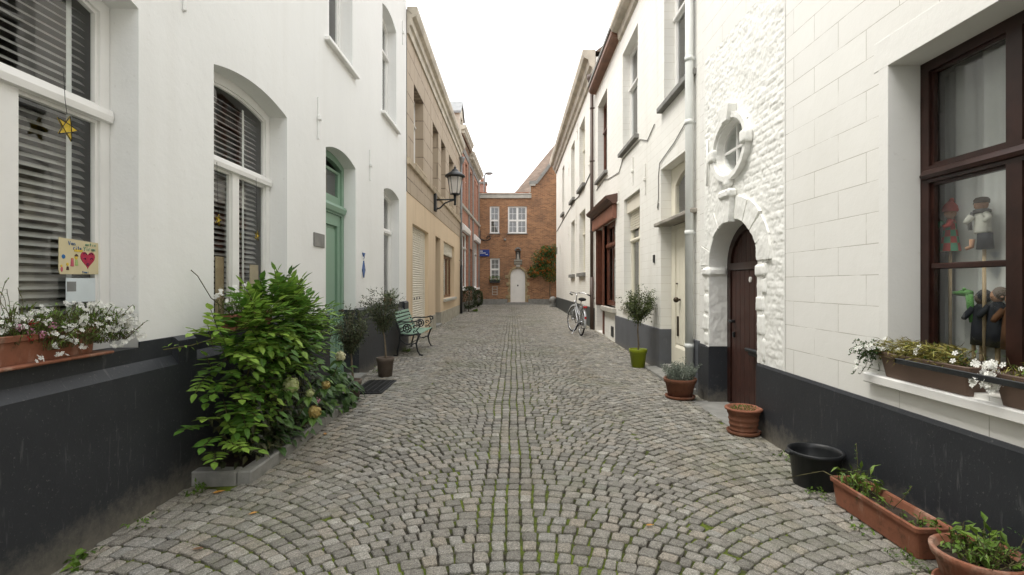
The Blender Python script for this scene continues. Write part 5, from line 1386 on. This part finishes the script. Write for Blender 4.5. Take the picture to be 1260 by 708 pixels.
# ------------------------------------------------------------------ bench
t = thing('park_bench', 'small garden bench with pale green slats and black cast iron ends against the plinth', 'bench', (-1.97,10.25,edge_z(10.2)))
z0 = edge_z(10.2); m_gslat = M('pale green slats', (.19,.31,.23), .5, .18, 9, .15, 60)
ox = -2.19
def endframe(y):
    b = MB(); P_ = lambda x, z: (ox+x, y, z0+z)
    tb = lambda pts, r: b.tube([P_(*p) for p in pts], r, 8, sq=(1, 1))
    tb([(-.02,.0),(.05,.015),(.055,.10),(.09,.25),(.10,.40),(.06,.55),(.01,.68),(-.03,.78),(-.045,.80)], [.02,.018,.016,.017,.02,.019,.017,.016,.014])
    tb([(.09,.39),(.2,.375),(.33,.385),(.44,.41),(.48,.40)], [.018,.016,.016,.018,.02])
    tb([(.46,.41),(.43,.33),(.395,.22),(.42,.10),(.46,.03),(.52,.005)], [.019,.018,.016,.015,.016,.018])
    tb([(.1,.3),(.2,.22),(.3,.2),(.39,.24)], .011)
    arm = [(.045,.60),(.12,.63),(.24,.625),(.36,.63),(.45,.655),(.49,.64),(.495,.60),(.46,.585),(.445,.605)]
    tb(arm, [.013,.014,.013,.014,.016,.016,.014,.012,.011])
    tb([(.43,.63),(.46,.54),(.40,.47),(.44,.42)], .011)
    ring = [(.23+.075*math.cos(a*PI/10),.51+.075*math.sin(a*PI/10)) for a in range(21)]; tb(ring, .011)
    ring = [(.23+.03*math.cos(a*PI/6),.51+.03*math.sin(a*PI/6)) for a in range(13)]; tb(ring, .010)
    for k in range(8): a = k*PI/4; tb([(.23+.03*math.cos(a),.51+.03*math.sin(a)),(.23+.075*math.cos(a),.51+.075*math.sin(a))], .008)
    for cx, cz, r, s in ((.37,.53,.045,1),(.12,.48,.04,-1),(.36,.44,.03,1)):
        tb([(cx+r*(1-.08*k)*math.cos(s*k*.55),cz+r*(1-.08*k)*math.sin(s*k*.55)) for k in range(11)], .009)
    return b.build('end_frame', m_black, t)
for y in (9.58, 10.92): endframe(y)
for i in range(6):
    a = i/5; b = MB(); x = ox+.09-.125*a; z = z0+.47+.315*a
    b.box(-.68,.68,-.008,.008,-.024,.024,.005); b.xf = None
    vs = [(x+v[1]*math.cos(.36)-v[2]*math.sin(.36)*1.0+.02, 10.25+v[0], z+v[1]*math.sin(.36)+v[2]*math.cos(.36)) for v in b.v]; b.v = vs; b.build('back_slat', m_gslat, t)
for i in range(6):
    b = MB(); x = ox+.125+.066*i; z = z0+.405-.012*math.sin(i/5*PI)
    b.box(x-.026,x+.026,9.57,10.93,z,z+.018,.005); b.build('seat_slat', m_gslat, t)
b = MB(); b.tube([(ox+.25,9.58,z0+.21),(ox+.25,10.92,z0+.21)], .01, 8); b.build('tie_rod', m_black, t)

# door mat
t = tag(MB().box(-2.02,-1.63,6.42,7.26,edge_z(6.8)+.008,edge_z(6.8)+.028,.004).build('door_mat', M('black rubber mat', (.014,.014,.015), .8, .3, 20, .2, 60)), 'black rubber door mat on the cobbles between the two potted olive trees', 'mat')
b = MB(); z = edge_z(6.8)+.029
for i in range(15): y = 6.47+.053*i; b.box(-1.99,-1.66,y,y+.022,z-.002,z+.007)
for i in range(5): x = -1.985+.075*i; b.box(x,x+.016,6.45,7.23,z-.002,z+.009)
b.build('tread', m_rubber, t)

# ------------------------------------------------------------------ wall lantern
t = thing('wall_lantern', 'large black wall lantern on a scrolled bracket on the brown stone coursed upper floor', 'lantern', (-2.28,15.0,3.75))
b = MB(); b.box(-2.288,-2.22,14.86,15.14,3.50,4.03,.02); b.build('wall_plate', m_black, t)
b = MB(); b.tube([(-2.25,15,3.83),(-2.0,15,3.84),(-1.68,15,3.85)], .022, 10); b.tube([(-2.25,15,3.56),(-2.12,15,3.60),(-1.98,15,3.74),(-1.83,15,3.80),(-1.7,15,3.83)], .022, 10); b.tube([(-1.69,15,3.72),(-1.69,15,3.98)], [.03,.045], 10); b.ball((-1.69,15,3.71),.04); b.build('bracket', m_black, t)
lx, ly, lz = -1.69, 15, 3.97
b = MB(); b.lathe([(.05,0),(.145,.015),(.15,.04),(.13,.05),(.02,.05)], (lx,ly,lz), 6, smooth=False); b.build('lantern_base', m_black, t)
b = MB()
for k in range(6):
    a = 2*PI*k/6; b.tube([(lx+.135*math.cos(a),ly+.135*math.sin(a),lz+.04),(lx+.215*math.cos(a),ly+.215*math.sin(a),lz+.52)], .009, 6)
b.lathe([(.205,.51),(.24,.52),(.24,.54),(.205,.54)], (lx,ly,lz), 6, smooth=False); b.build('lantern_frame', m_black, t)
g = N('milky lamp glass'); g.b.inputs['Transmission Weight'].default_value = .6; g.fin((.86,.83,.78), .3, None, .5)
b = MB(); b.lathe([(.13,.05),(.208,.515)], (lx,ly,lz), 6, smooth=False); b.f = b.f[:-2]; b.sm = b.sm[:-2]; b.t = b.t[:-2]; b.build('lamp_glass', g.m, t)
b = MB(); b.lathe([(.285,.525),(.295,.545),(.285,.57),(.17,.65),(.10,.69),(.09,.725),(.05,.745),(.03,.77),(.04,.79),(.02,.81),(.008,.86)], (lx,ly,lz), 24); b.build('lantern_roof', m_black, t)
b = MB(); b.lathe([(.03,.55),(.03,.44),(.045,.40),(.045,.22),(.01,.2)], (lx,ly,lz), 12); b.build('bulb', m_trim, t)

# ------------------------------------------------------------------ bicycle
zb = gz(1.66,13.2); X = 1.67
t = thing('bicycle', 'silver grey city bicycle parked on its stand by the cream white wall, seen from behind', 'bicycle', (X,13.4,zb))
lean = Matrix.Translation((X,12.9,zb)) @ Matrix.Rotation(math.radians(4), 4, 'Y') @ Matrix.Rotation(math.radians(5), 4, 'Z')
def bm(): b = MB(); b.xf = lean; return b
def torus(b, c, R, r, axis_rot=None, n=36, seg=8):
    pts = []
    for k in range(n+1):
        a = 2*PI*k/n; p = Vector((0, R*math.cos(a), R*math.sin(a)))
        if axis_rot is not None: p = axis_rot @ p
        pts.append(Vector(c)+p)
    b.tube(pts, r, seg, False)
WR = .345; rear = (0,0,WR); front = (0,1.08,WR); steer = Matrix.Rotation(math.radians(14), 3, 'Z')
for c, rot in ((rear,None),(front,steer)):
    b = bm(); torus(b, c, WR-.02, .02, rot); w = b.build('wheel', m_rubber, t)
    b = bm(); torus(b, c, WR-.043, .010, rot); b.build('rim', m_chrome, w)
    b = bm()
    for k in range(14):
        a = 2*PI*k/14; p = Vector((0,(WR-.045)*math.cos(a),(WR-.045)*math.sin(a))); p = rot @ p if rot is not None else p
        b.tube([c, Vector(c)+p], .0018, 4, False)
    b.tube([Vector(c)-Vector((.045,0,0)),Vector(c)+Vector((.045,0,0))], .022, 8); b.build('spokes', m_chrome, w)
b = bm(); hd = (0,.88,.78); hl = (0,.915,.66); bb = (0,.44,.29); se = (0,.27,.74)
b.tube([hd,hl],.019,8); b.tube([hl,(0,.66,.44),bb],.018,8); b.tube([hd,(0,.62,.58),(0,.38,.47)],.015,8); b.tube([bb,se],.017,8)
for s in (-.045,.045): b.tube([bb,(s,.2,.32),(s,0,WR)],.010,6); b.tube([(0,.31,.66),(s,.15,.5),(s,0,WR)],.009,6)
b.tube([hl,(0,.93,.6)],.02,8)
for s in (-.05,.05): b.tube([(0,.93,.62),(s,.95,.56),(s*.9+(-.0),1.08,WR)],.012,6)
b.build('frame', m_silver, t)
b = bm(); b.tube([(0,.85,.78),(0,.83,.98),(0,.86,1.03)],.014,8); hb = [(-.26,.62,1.0),(-.25,.72,1.02),(-.2,.84,1.06),(-.08,.9,1.05),(0,.87,1.03),(.08,.9,1.05),(.2,.84,1.06),(.25,.72,1.02),(.26,.62,1.0)]; b.tube([steer@(Vector(p)-Vector((0,.87,0)))+Vector((0,.87,0)) for p in hb],.012,8); h = b.build('handlebar', m_chrome, t)
for s in (-1,1): b = bm(); b.tube([steer@(Vector((s*.255,.73,1.022))-Vector((0,.87,0)))+Vector((0,.87,0)), steer@(Vector((s*.262,.58,.995))-Vector((0,.87,0)))+Vector((0,.87,0))],.018,8); b.build('grip', m_rubber, h)
b = bm(); b.tube([se,(0,.24,.86)],.013,8); b.build('seat_post', m_chrome, t)
b = bm(); b.ball((0,.14,.90),.11,.95,.9,.42); b.ball((0,.28,.89),.06,.6,2.0,.5); b.build('saddle', m_rubber, t)
for c, rot, a0, a1 in ((rear,None,20,200),(front,steer,20,165)):
    b = bm(); pts = []
    for k in range(15): a = math.radians(a0+(a1-a0)*k/14); p = Vector((0,(WR+.02)*math.cos(a),(WR+.02)*math.sin(a))); p = rot@p if rot is not None else p; pts.append(Vector(c)+p)
    b.tube(pts, .028, 8, sq=(.3,1)); b.build('mudguard', m_silver, t)
b = bm(); b.box(-.065,.065,-.25,.2,.735,.75,.004); [b.tube([(s,-.1,.74),(s*.8,0,WR)],.006,6) for s in (-.06,.06)]; b.build('carrier', m_chrome, t)
b = bm(); b.box(-.045,.045,-.275,-.25,.70,.75,.006); b.build('reflector', m_red, t)
b = bm(); b.box(-.022,.022,-.365,-.352,.44,.50,.004); b.build('tail_light', m_red, t)
b = bm(); b.box(.03,.05,.0,.5,.24,.36,.02); b.build('chain_guard', m_rubber, t)
b = bm()
for s in (-1,1): b.tube([(0,.44,.29),(s*.07,.44,.29),(s*.075,.44-s*.1,.29-s*.13)],.009,6); b.box(s*.075,s*.17,.44-s*.1-.03,.44-s*.1+.03,.29-s*.13-.01,.29-s*.13+.012,.004)
b.build('pedals', m_rubber, t)
b = bm(); b.tube([(-.02,.38,.28),(-.16,.3,.015),(-.19,.3,.01)],.009,6); b.build('kickstand', m_chrome, t)
b = bm(); b.ball((0,1.0,.80),.045,1,1.2,1); b.build('headlight', m_chrome, t)

# ------------------------------------------------------------------ things in the near left window
def star(label, y, z, zt, r, x=-2.43):
    t = thing('star_ornament', label, 'ornament', (x, y, z))
    pts = [(y+(r if k % 2 == 0 else r*.42)*math.sin(k*PI/5+.25), z+(r if k % 2 == 0 else r*.42)*math.cos(k*PI/5+.25)) for k in range(10)]
    b = MB(lambda s, n, zz: (x+n, s, zz)); b.plate(pts, [], .003, -.003); b.build('star_glass', m_gold, t)
    b = MB()
    for k in range(10): a, c = pts[k], pts[(k+1) % 10]; b.tube([(x+.004,a[0],a[1]),(x+.004,c[0],c[1])], .0028, 4)
    for k in range(0,10,2): pass
    for k in range(1,10,2): a, c = pts[k], pts[(k+2) % 10]; b.tube([(x+.004,a[0],a[1]),(x+.004,c[0],c[1])], .0022, 4)
    b.build('leading', m_black, t)
    b = MB(); b.tube([(x,y,z+r),(x,y-.012,(z+zt)/2),(x,y-.022,zt)], .0018, 4); b.build('cord', m_black, t)
star('yellow stained glass star hanging on a cord before the near left window', 2.83, 2.25, 2.55, .072)
star('smaller yellow stained glass star in the left light of the arched window', 4.28, 1.93, 2.4, .05)
star('smaller yellow stained glass star in the right light of the arched window', 4.93, 1.86, 2.4, .05)
t = thing('drawing_card', 'yellowed child drawing with a red heart taped in the near left window', 'drawing', (-2.455,2.96,1.6))
xw = -2.489; PW = lambda s, n, z: (xw+n, s*1.0105, 1.4+(z-1.4)*1.0105)
y0, y1, c0, c1 = 2.815, 3.085, 1.455, 1.655
b = MB(PW); b.plate([(y0+.008,c0),(y1,c0+.004),(y1-.004,c1-.012),(y0,c1),(y0-.002,c0+.02)], [], .002, 0); b.build('paper', M('yellowed paper', (.62,.54,.34), .8, .06, 8, 0), t)
hp = []
for k in range(28):
    a = 2*PI*k/28; hp.append((3.005+.0032*16*math.sin(a)**3, 1.545+.0034*(13*math.cos(a)-5*math.cos(2*a)-2*math.cos(3*a)-math.cos(4*a))))
b = MB(PW); b.plate(hp, [], .004, .0021); b.build('heart', M('red crayon', (.42,.03,.07), .8, .2, 60, 0), t)
b = MB(PW)
for pts in ([(2.972,1.573),(2.985,1.582),(2.996,1.572)],[(3.015,1.572),(3.028,1.582),(3.04,1.571)],[(2.975,1.545),(2.984,1.552),(2.988,1.542)],[(3.02,1.545),(3.03,1.553),(3.036,1.545)],[(2.995,1.515),(3.004,1.508),(3.013,1.516),(3.004,1.522),(2.995,1.515)]): b.tube([(p[0],.005,p[1]) for p in pts], .0025, 4)
b.build('face', M('dark crayon', (.06,.02,.07), .8, .2, 60, 0), t)
letters = {'V':[[(0,1),(.5,0),(1,1)]],'o':[[(.5,.65),(.1,.35),(.5,0),(.9,.35),(.5,.65)]],'r':[[(.1,0),(.1,.6)],[(.1,.4),(.5,.65),(.8,.55)]],'n':[[(.1,0),(.1,.6),(.6,.6),(.8,.4),(.8,0)]],'a':[[(.8,.6),(.2,.5),(.2,.1),(.8,.1),(.8,.6),(.9,0)]],'i':[[(.5,0),(.5,.6)],[(.5,.8),(.5,.9)]],'e':[[(.1,.35),(.9,.35),(.6,.65),(.1,.35),(.5,0),(.9,.1)]],'m':[[(0,0),(0,.6),(.4,.5),(.4,0),(.4,.5),(.9,.6),(.9,0)]],'t':[[(.5,0),(.5,1)],[(.1,.6),(.9,.6)]],'Y':[[(0,1),(.5,.5),(1,1)],[(.5,.5),(.4,0)]]}
def scribble(b, text, y, z, h, w):
    for ch in text:
        for stq in letters.get(ch, []): b.tube([(y+p[0]*w*.75, .0045, z+p[1]*h) for p in stq], .0016, 4)
        y += w
b = MB(PW); scribble(b, 'Van', 2.872,1.617,.022,.017); scribble(b, 'rita', 2.905,1.594,.02,.014); scribble(b, 'tomi', 2.965,1.462,.015,.012); b.ball((2.843,.003,1.552),.012,1,.15,1); b.build('blue_writing', M('blue crayon', (.03,.14,.36), .8, .2, 60, 0), t)
b = MB(PW); scribble(b, 'antie', 2.985,1.62,.018,.016); scribble(b, 'Yiram', 2.975,1.592,.022,.017); b.build('green_writing', M('green crayon', (.10,.32,.22), .8, .2, 60, 0), t)
b = MB(PW); b.box(2.912,2.968,.0022,.004,1.583,1.596); [b.ball((yy,.003,zz),r_,1,.2,1) for yy, zz, r_ in ((2.925,1.55,.011),(2.868,1.51,.009),(2.83,1.50,.007),(2.9,1.54,.008))]; b.build('yellow_crayon', M('yellow crayon', (.66,.47,.06), .8, .2, 60, 0), t)
b = MB(PW); b.plate([(2.888,1.50),(2.91,1.50),(2.905,1.545),(2.893,1.545)], [], .0045, .0021); b.ball((2.832,.003,1.482),.009,.8,.2,1.6); b.build('pink_crayon', M('pink crayon', (.5,.10,.14), .8, .2, 60, 0), t)
b = MB(PW); b.plate([(2.918,1.505),(2.938,1.505),(2.933,1.538),(2.921,1.538)], [], .0045, .0021); b.build('green_crayon', M('lime crayon', (.36,.5,.18), .8, .2, 60, 0), t)
b = MB(PW); b.plate([(2.913,1.556),(2.938,1.556),(2.935,1.565),(2.925,1.571),(2.915,1.565)], [], .0055, .0045); b.plate([(2.86,1.478),(2.878,1.478),(2.874,1.498),(2.864,1.498)], [], .0045, .0021); b.build('brown_crayon', M('brown crayon', (.09,.04,.03), .8, .2, 60, 0), t)
t = tag(MB(PW).box(2.86,3.06,.0,.002,1.30,1.435).build('white_card', M('pale blue white card', (.62,.68,.70), .5, .05, 8, 0)), 'pale white card with grey picture taped under the child drawing in the window', 'card')
MB(PW).box(2.865,2.925,.0021,.003,1.36,1.415).build('picture', m_zinc, t)

m_card = M('tan cardboard', (.40,.31,.19), .8, .15, 12, .1, 60)
t = tag(MB().box(-2.552,-2.545,4.44,4.572,1.08,1.64,.002).build('cardboard', m_card), 'tall tan cardboard standing in the left light of the arched window', 'card')
t = tag(MB().box(-2.552,-2.545,5.02,5.19,1.08,1.59,.002).build('cardboard', m_card), 'shorter tan cardboard standing in the right light of the arched window', 'card')
# ------------------------------------------------------------------ puppets behind the dark wood window
def cmat(n, c): return M(n, c, .85, .12, 30, .2, 80)
m_skin = cmat('painted wood face', (.42,.22,.13)); m_stick = cmat('pale stick', (.45,.33,.2)); m_pr = cmat('red felt', (.38,.045,.035)); m_pg = cmat('green felt', (.07,.25,.15)); m_pw = cmat('white cloth', (.62,.6,.54)); m_pd = cmat('dark navy cloth', (.02,.022,.03)); m_pgr = cmat('grey knit', (.15,.14,.14)); m_pb = cmat('brown cloth', (.12,.05,.02)); m_hair = cmat('grey brown hair', (.12,.09,.07)); m_croc = cmat('green puppet felt', (.09,.26,.06))
def head(b, c, r, look=-1):
    b.ball(c, r, .9, .95, 1.1); b.ball((c[0]-.3*r,c[1]-look*-.95*r,c[2]-.1*r), r*.24, 1,1.3,.8, 8, 6)     # nose
    b.ball((c[0]-.85*r,c[1]+.15*r,c[2]-.1*r), r*.2, .6,1,1.3, 8, 6)                                        # ear
def face_bits(t, c, r):
    b = MB(); b.ball((c[0]-.62*r,c[1]+.62*r,c[2]+.18*r), r*.12, 1,1,1, 8, 5); b.ball((c[0]+.1*r,c[1]+.88*r,c[2]+.18*r), r*.12, 1,1,1, 8, 5); b.tube([(c[0]-.45*r,c[1]+.75*r,c[2]-.42*r),(c[0]-.1*r,c[1]+.9*r,c[2]-.48*r)], r*.06, 5); b.build('eyes_and_mouth', m_black, t)
px, py = 2.665, 3.175; t = thing('stick_puppet', 'stick puppet in a red cap and red and green chequered dress behind the window', 'puppet', (px,py,.9))
b = MB(); b.tube([(px,py,.9),(px,py,1.66)], .009, 8); b.build('stick', m_stick, t)
b = MB(); head(b, (px,py+.0,1.835), .034); b.build('head', m_skin, t); face_bits(t, (px,py,1.835), .034)
b = MB(); b.lathe([(.038,1.842),(.042,1.85),(.037,1.875),(.02,1.90),(.01,1.91)], (px,py,0), 14); b.ball((px,py-.012,1.912),.013); b.build('cap', m_pr, t)
rings = [(.022,1.80),(.034,1.77),(.038,1.73),(.044,1.69),(.051,1.65),(.059,1.60)]
for col, par in ((m_pr,0),(m_pg,1)):
    b = MB()
    for i in range(5):
        for k in range(8):
            if (i+k) % 2 != par: continue
            (r0,z0_),(r1,z1_) = rings[i], rings[i+1]; vs = []
            for j in range(4): a = 2*PI*(k+j/3)/8; vs += [(px+r0*.8*math.cos(a),py+r0*math.sin(a),z0_),(px+r1*.8*math.cos(a),py+r1*math.sin(a),z1_)]
            b.add(vs, [(0,2,3,1),(2,4,5,3),(4,6,7,5)], True)
    b.tube([(px-.02,py+(.03 if par else -.03),1.785),(px-.05,py+(.045 if par else -.045),1.755),(px-.07,py+(.03 if par else -.03),1.745)], [.016,.014,.011], 8); b.build('dress', col, t)
px, py = 2.665, 2.955; t = thing('stick_puppet', 'stick puppet in white shirt, grey scarf and dark trousers behind the window', 'puppet', (px,py,.9))
b = MB(); b.tube([(px,py-.01,.9),(px,py-.01,1.62)], .009, 8); b.build('stick', m_stick, t)
b = MB(); head(b, (px,py+.01,1.855), .036); b.tube([(px-.02,py+.045,1.66),(px-.02,py+.05,1.615),(px-.045,py+.06,1.605)], [.014,.012,.01], 8); b.tube([(px+.02,py+.03,1.66),(px+.02,py+.035,1.61)], .012, 8); b.build('head', m_skin, t); face_bits(t, (px,py+.01,1.855), .036)
b = MB(); b.lathe([(.036,1.862),(.037,1.88),(.028,1.893),(.01,1.897)], (px,py+.006,0), 14); b.build('hair', m_hair, t)
b = MB(); b.lathe([(.02,1.815),(.038,1.80),(.041,1.75),(.044,1.70),(.04,1.69)], (px,py,0), 14, sx=.8); b.tube([(px-.01,py-.03,1.795),(px-.02,py-.06,1.775),(px-.04,py-.055,1.75)], [.019,.016,.011], 8); b.tube([(px-.035,py+.03,1.79),(px-.06,py+.045,1.75)], [.02,.014], 8); b.build('shirt', m_pw, t)
b = MB(); torus(b, (0,0,0), .03, .013, Matrix.Rotation(PI/2,3,'Y'), 16, 6); b.v = [(v[0]+px,v[1]+py+.004,v[2]+1.815) for v in b.v]; b.tube([(px-.03,py+.03,1.81),(px-.045,py+.035,1.76),(px-.045,py+.03,1.71)], .013, 8, sq=(1,.6)); b.build('scarf', m_pgr, t)
b = MB(); b.lathe([(.04,1.69),(.042,1.65),(.047,1.60),(.04,1.598)], (px,py-.015,0), 14, sx=.7); b.build('trousers', m_pd, t)
def hand_puppet(label, px, py, zt, body, hair, r=.036, zb=1.05, dark=False):
    t = thing('hand_puppet', label, 'puppet', (px,py,.9))
    b = MB(); head(b, (px,py,zt-.05), r); b.build('head', m_hair if dark else m_skin, t); face_bits(t, (px,py,zt-.05), r)
    b = MB(); b.ball((px+.004,py-.012,zt-.038), r*1.06, .95,.95,1.05); b.build('hair', hair, t)
    b = MB(); b.lathe([(.02,zt-.08),(.04,zt-.10),(.046,zt-.15),(.053,zt-.22),(.058,zb)], (px,py,0), 14, sx=.8); b.tube([(px-.02,py+.03,zt-.11),(px-.05,py+.045,zt-.15),(px-.07,py+.04,zt-.17)], [.02,.017,.013], 8); b.tube([(px-.02,py-.03,zt-.11),(px-.045,py-.045,zt-.16)], [.02,.015], 8); b.build('robe', body, t)
    b = MB(); b.tube([(px,py,.9),(px,py,zb+.02)], .012, 8); b.build('stick', m_stick, t)
hand_puppet('dark cloaked puppet in the lower window pane beside the green one', 2.70, 3.0, 1.37, m_pd, m_pd, dark=True)
hand_puppet('grey haired puppet in black with red trim in the lower window pane', 2.69, 2.89, 1.385, m_pd, m_hair)
hand_puppet('fair faced puppet in a brown fur coat in the lower window pane', 2.66, 2.77, 1.37, m_pb, cmat('straw hair', (.35,.22,.09)))
px, py = 2.68, 3.09; t = thing('hand_puppet', 'green long snouted puppet in the lower window pane under the chequered one', 'puppet', (px,py,.9))
b = MB(); b.tube([(px,py-.04,1.345),(px,py,1.35),(px,py+.05,1.345),(px,py+.10,1.348)], [.02,.022,.014,.008], 8); b.tube([(px,py-.03,1.34),(px,py-.04,1.26),(px,py-.06,1.18)], [.018,.018,.02], 8); b.ball((px-.012,py-.01,1.37),.01); b.build('body', m_croc, t)
b = MB(); b.tube([(px,py-.06,.9),(px,py-.06,1.19)], .01, 8); b.build('stick', m_stick, t)

# ------------------------------------------------------------------ weeds and fallen leaves
def weed(label, x, y, n, h=(.02,.06), ll=.03, lw=.014):
    z = gz(x,y)-.012; t = thing('weed', label, 'weed', (x,y,z), 'weeds along the wall foot'); b = MB(); st = MB()
    weedy(b, st, n, (x-.05,x+.05,y-.09,y+.09,z), h, ll, lw, .45, 1.0); b.build('foliage', m_herb, t)
weed('low weed tuft at the front corner of the grey kerb', -2.13, 3.50, 26)
weed('small weed at the foot of the near left plinth', -2.2, 3.0, 10)
weed('leafy weed in the very front left corner of the street', -2.18, 2.62, 8, (.03,.06), .05, .035)
weed('weed patch with dry leaves between ribbed pot and black bucket', 2.2, 4.15, 26)
weed('green weed squeezed between black bucket and long planter', 2.0, 3.42, 22, (.02,.06), .022, .014)
weed('tiny weed halfway along the street side of the long planter', 1.98, 2.95, 9)
weed('grassy weed in front of the round planter', 1.98, 2.62, 34, (.02,.05), .03, .008)
weed('grassy weeds around the foot of the second olive pot', -2.05, 8.0, 40, (.03,.1), .05, .01)
weed('grassy weeds under the bench', -2.1, 10.2, 60, (.03,.1), .05, .01)
weed('weeds at the foot of the larger dark bush', -1.7, 23.2, 40, (.05,.14), .08, .03)
def fallen(label, x, y, s, mat):
    z = gz(x,y)+.006; b = MB(); a = random.random()*6; b.leaf((x,y,z), (math.cos(a),math.sin(a),.08), (0,0,1), s, s*.5, .6, .2, .05, True)
    tag(b.build('fallen_leaf', mat), label, 'leaf', 'fallen leaves on the cobbles')
m_fl = leafmat('orange dead leaf', (.3,.12,.02), (.42,.2,.04), (.5,.3,.08), 0); m_fl2 = leafmat('brown dead leaf', (.12,.06,.03), (.17,.09,.045), (.2,.12,.06), 0)
fallen('orange leaf lying on the cobbles nearest the raised bed front', -1.55, 3.15, .055, m_fl)
fallen('orange leaf by the kerb below the yellow flower head', -1.72, 4.75, .06, m_fl)
fallen('brown leaf on the cobbles near the bottom left', -1.62, 2.72, .06, m_fl2)
fallen('brown leaf at the front corner of the stone kerb', -2.0, 3.45, .08, m_fl)
fallen('pale leaf on the cobbles right of the street centre line', .75, 2.95, .05, m_fl)
# ================================================================== light, sky, camera
wd = bpy.data.worlds.new('World'); SC.world = wd; wd.use_nodes = True
nt = wd.node_tree; bg = nt.nodes['Background']
sky = nt.nodes.new('ShaderNodeTexSky'); sky.sky_type = 'NISHITA'; sky.sun_disc = False
EL, AZ = math.radians(62), math.radians(262)     # direction towards the veiled sun: azimuth from +y, clockwise
sky.sun_elevation = EL; sky.sun_rotation = AZ; sky.dust_density = 6; sky.air_density = 1.0
hs = nt.nodes.new('ShaderNodeHueSaturation'); hs.inputs['Saturation'].default_value = .08
nt.links.new(sky.outputs[0], hs.inputs['Color'])
mx = nt.nodes.new('ShaderNodeMix'); mx.data_type = 'RGBA'; mx.inputs['Factor'].default_value = .8
nt.links.new(hs.outputs[0], mx.inputs['A']); mx.inputs['B'].default_value = (9.75, 9.85, 10.0, 1)
nt.links.new(mx.outputs['Result'], bg.inputs['Color']); bg.inputs['Strength'].default_value = .15
sl = bpy.data.lights.new('sun', 'SUN'); sl.energy = 1.4; sl.angle = math.radians(25); sl.color = (1, .95, .86)
so = bpy.data.objects.new('sun', sl); COL.objects.link(so)
dv = Vector((math.sin(AZ)*math.cos(EL), math.cos(AZ)*math.cos(EL), math.sin(EL)))
so.rotation_euler = (-dv).to_track_quat('-Z', 'Y').to_euler(); so.location = dv*30
cam = bpy.data.cameras.new('camera'); co = bpy.data.objects.new('camera', cam); COL.objects.link(co)
co.location = (0, 0, 1.4); co.rotation_euler = (PI/2, 0, 0)
cam.sensor_width = 36; cam.lens = 36*640/1260; cam.shift_x = -2/1260; cam.shift_y = -4/1260; cam.clip_start = .05; cam.clip_end = 1000
SC.camera = co
SC.view_settings.view_transform = 'Standard'; SC.view_settings.look = 'None'; SC.view_settings.gamma = 1; SC.view_settings.use_curve_mapping = False
SC.view_settings.exposure = EXPOSURE
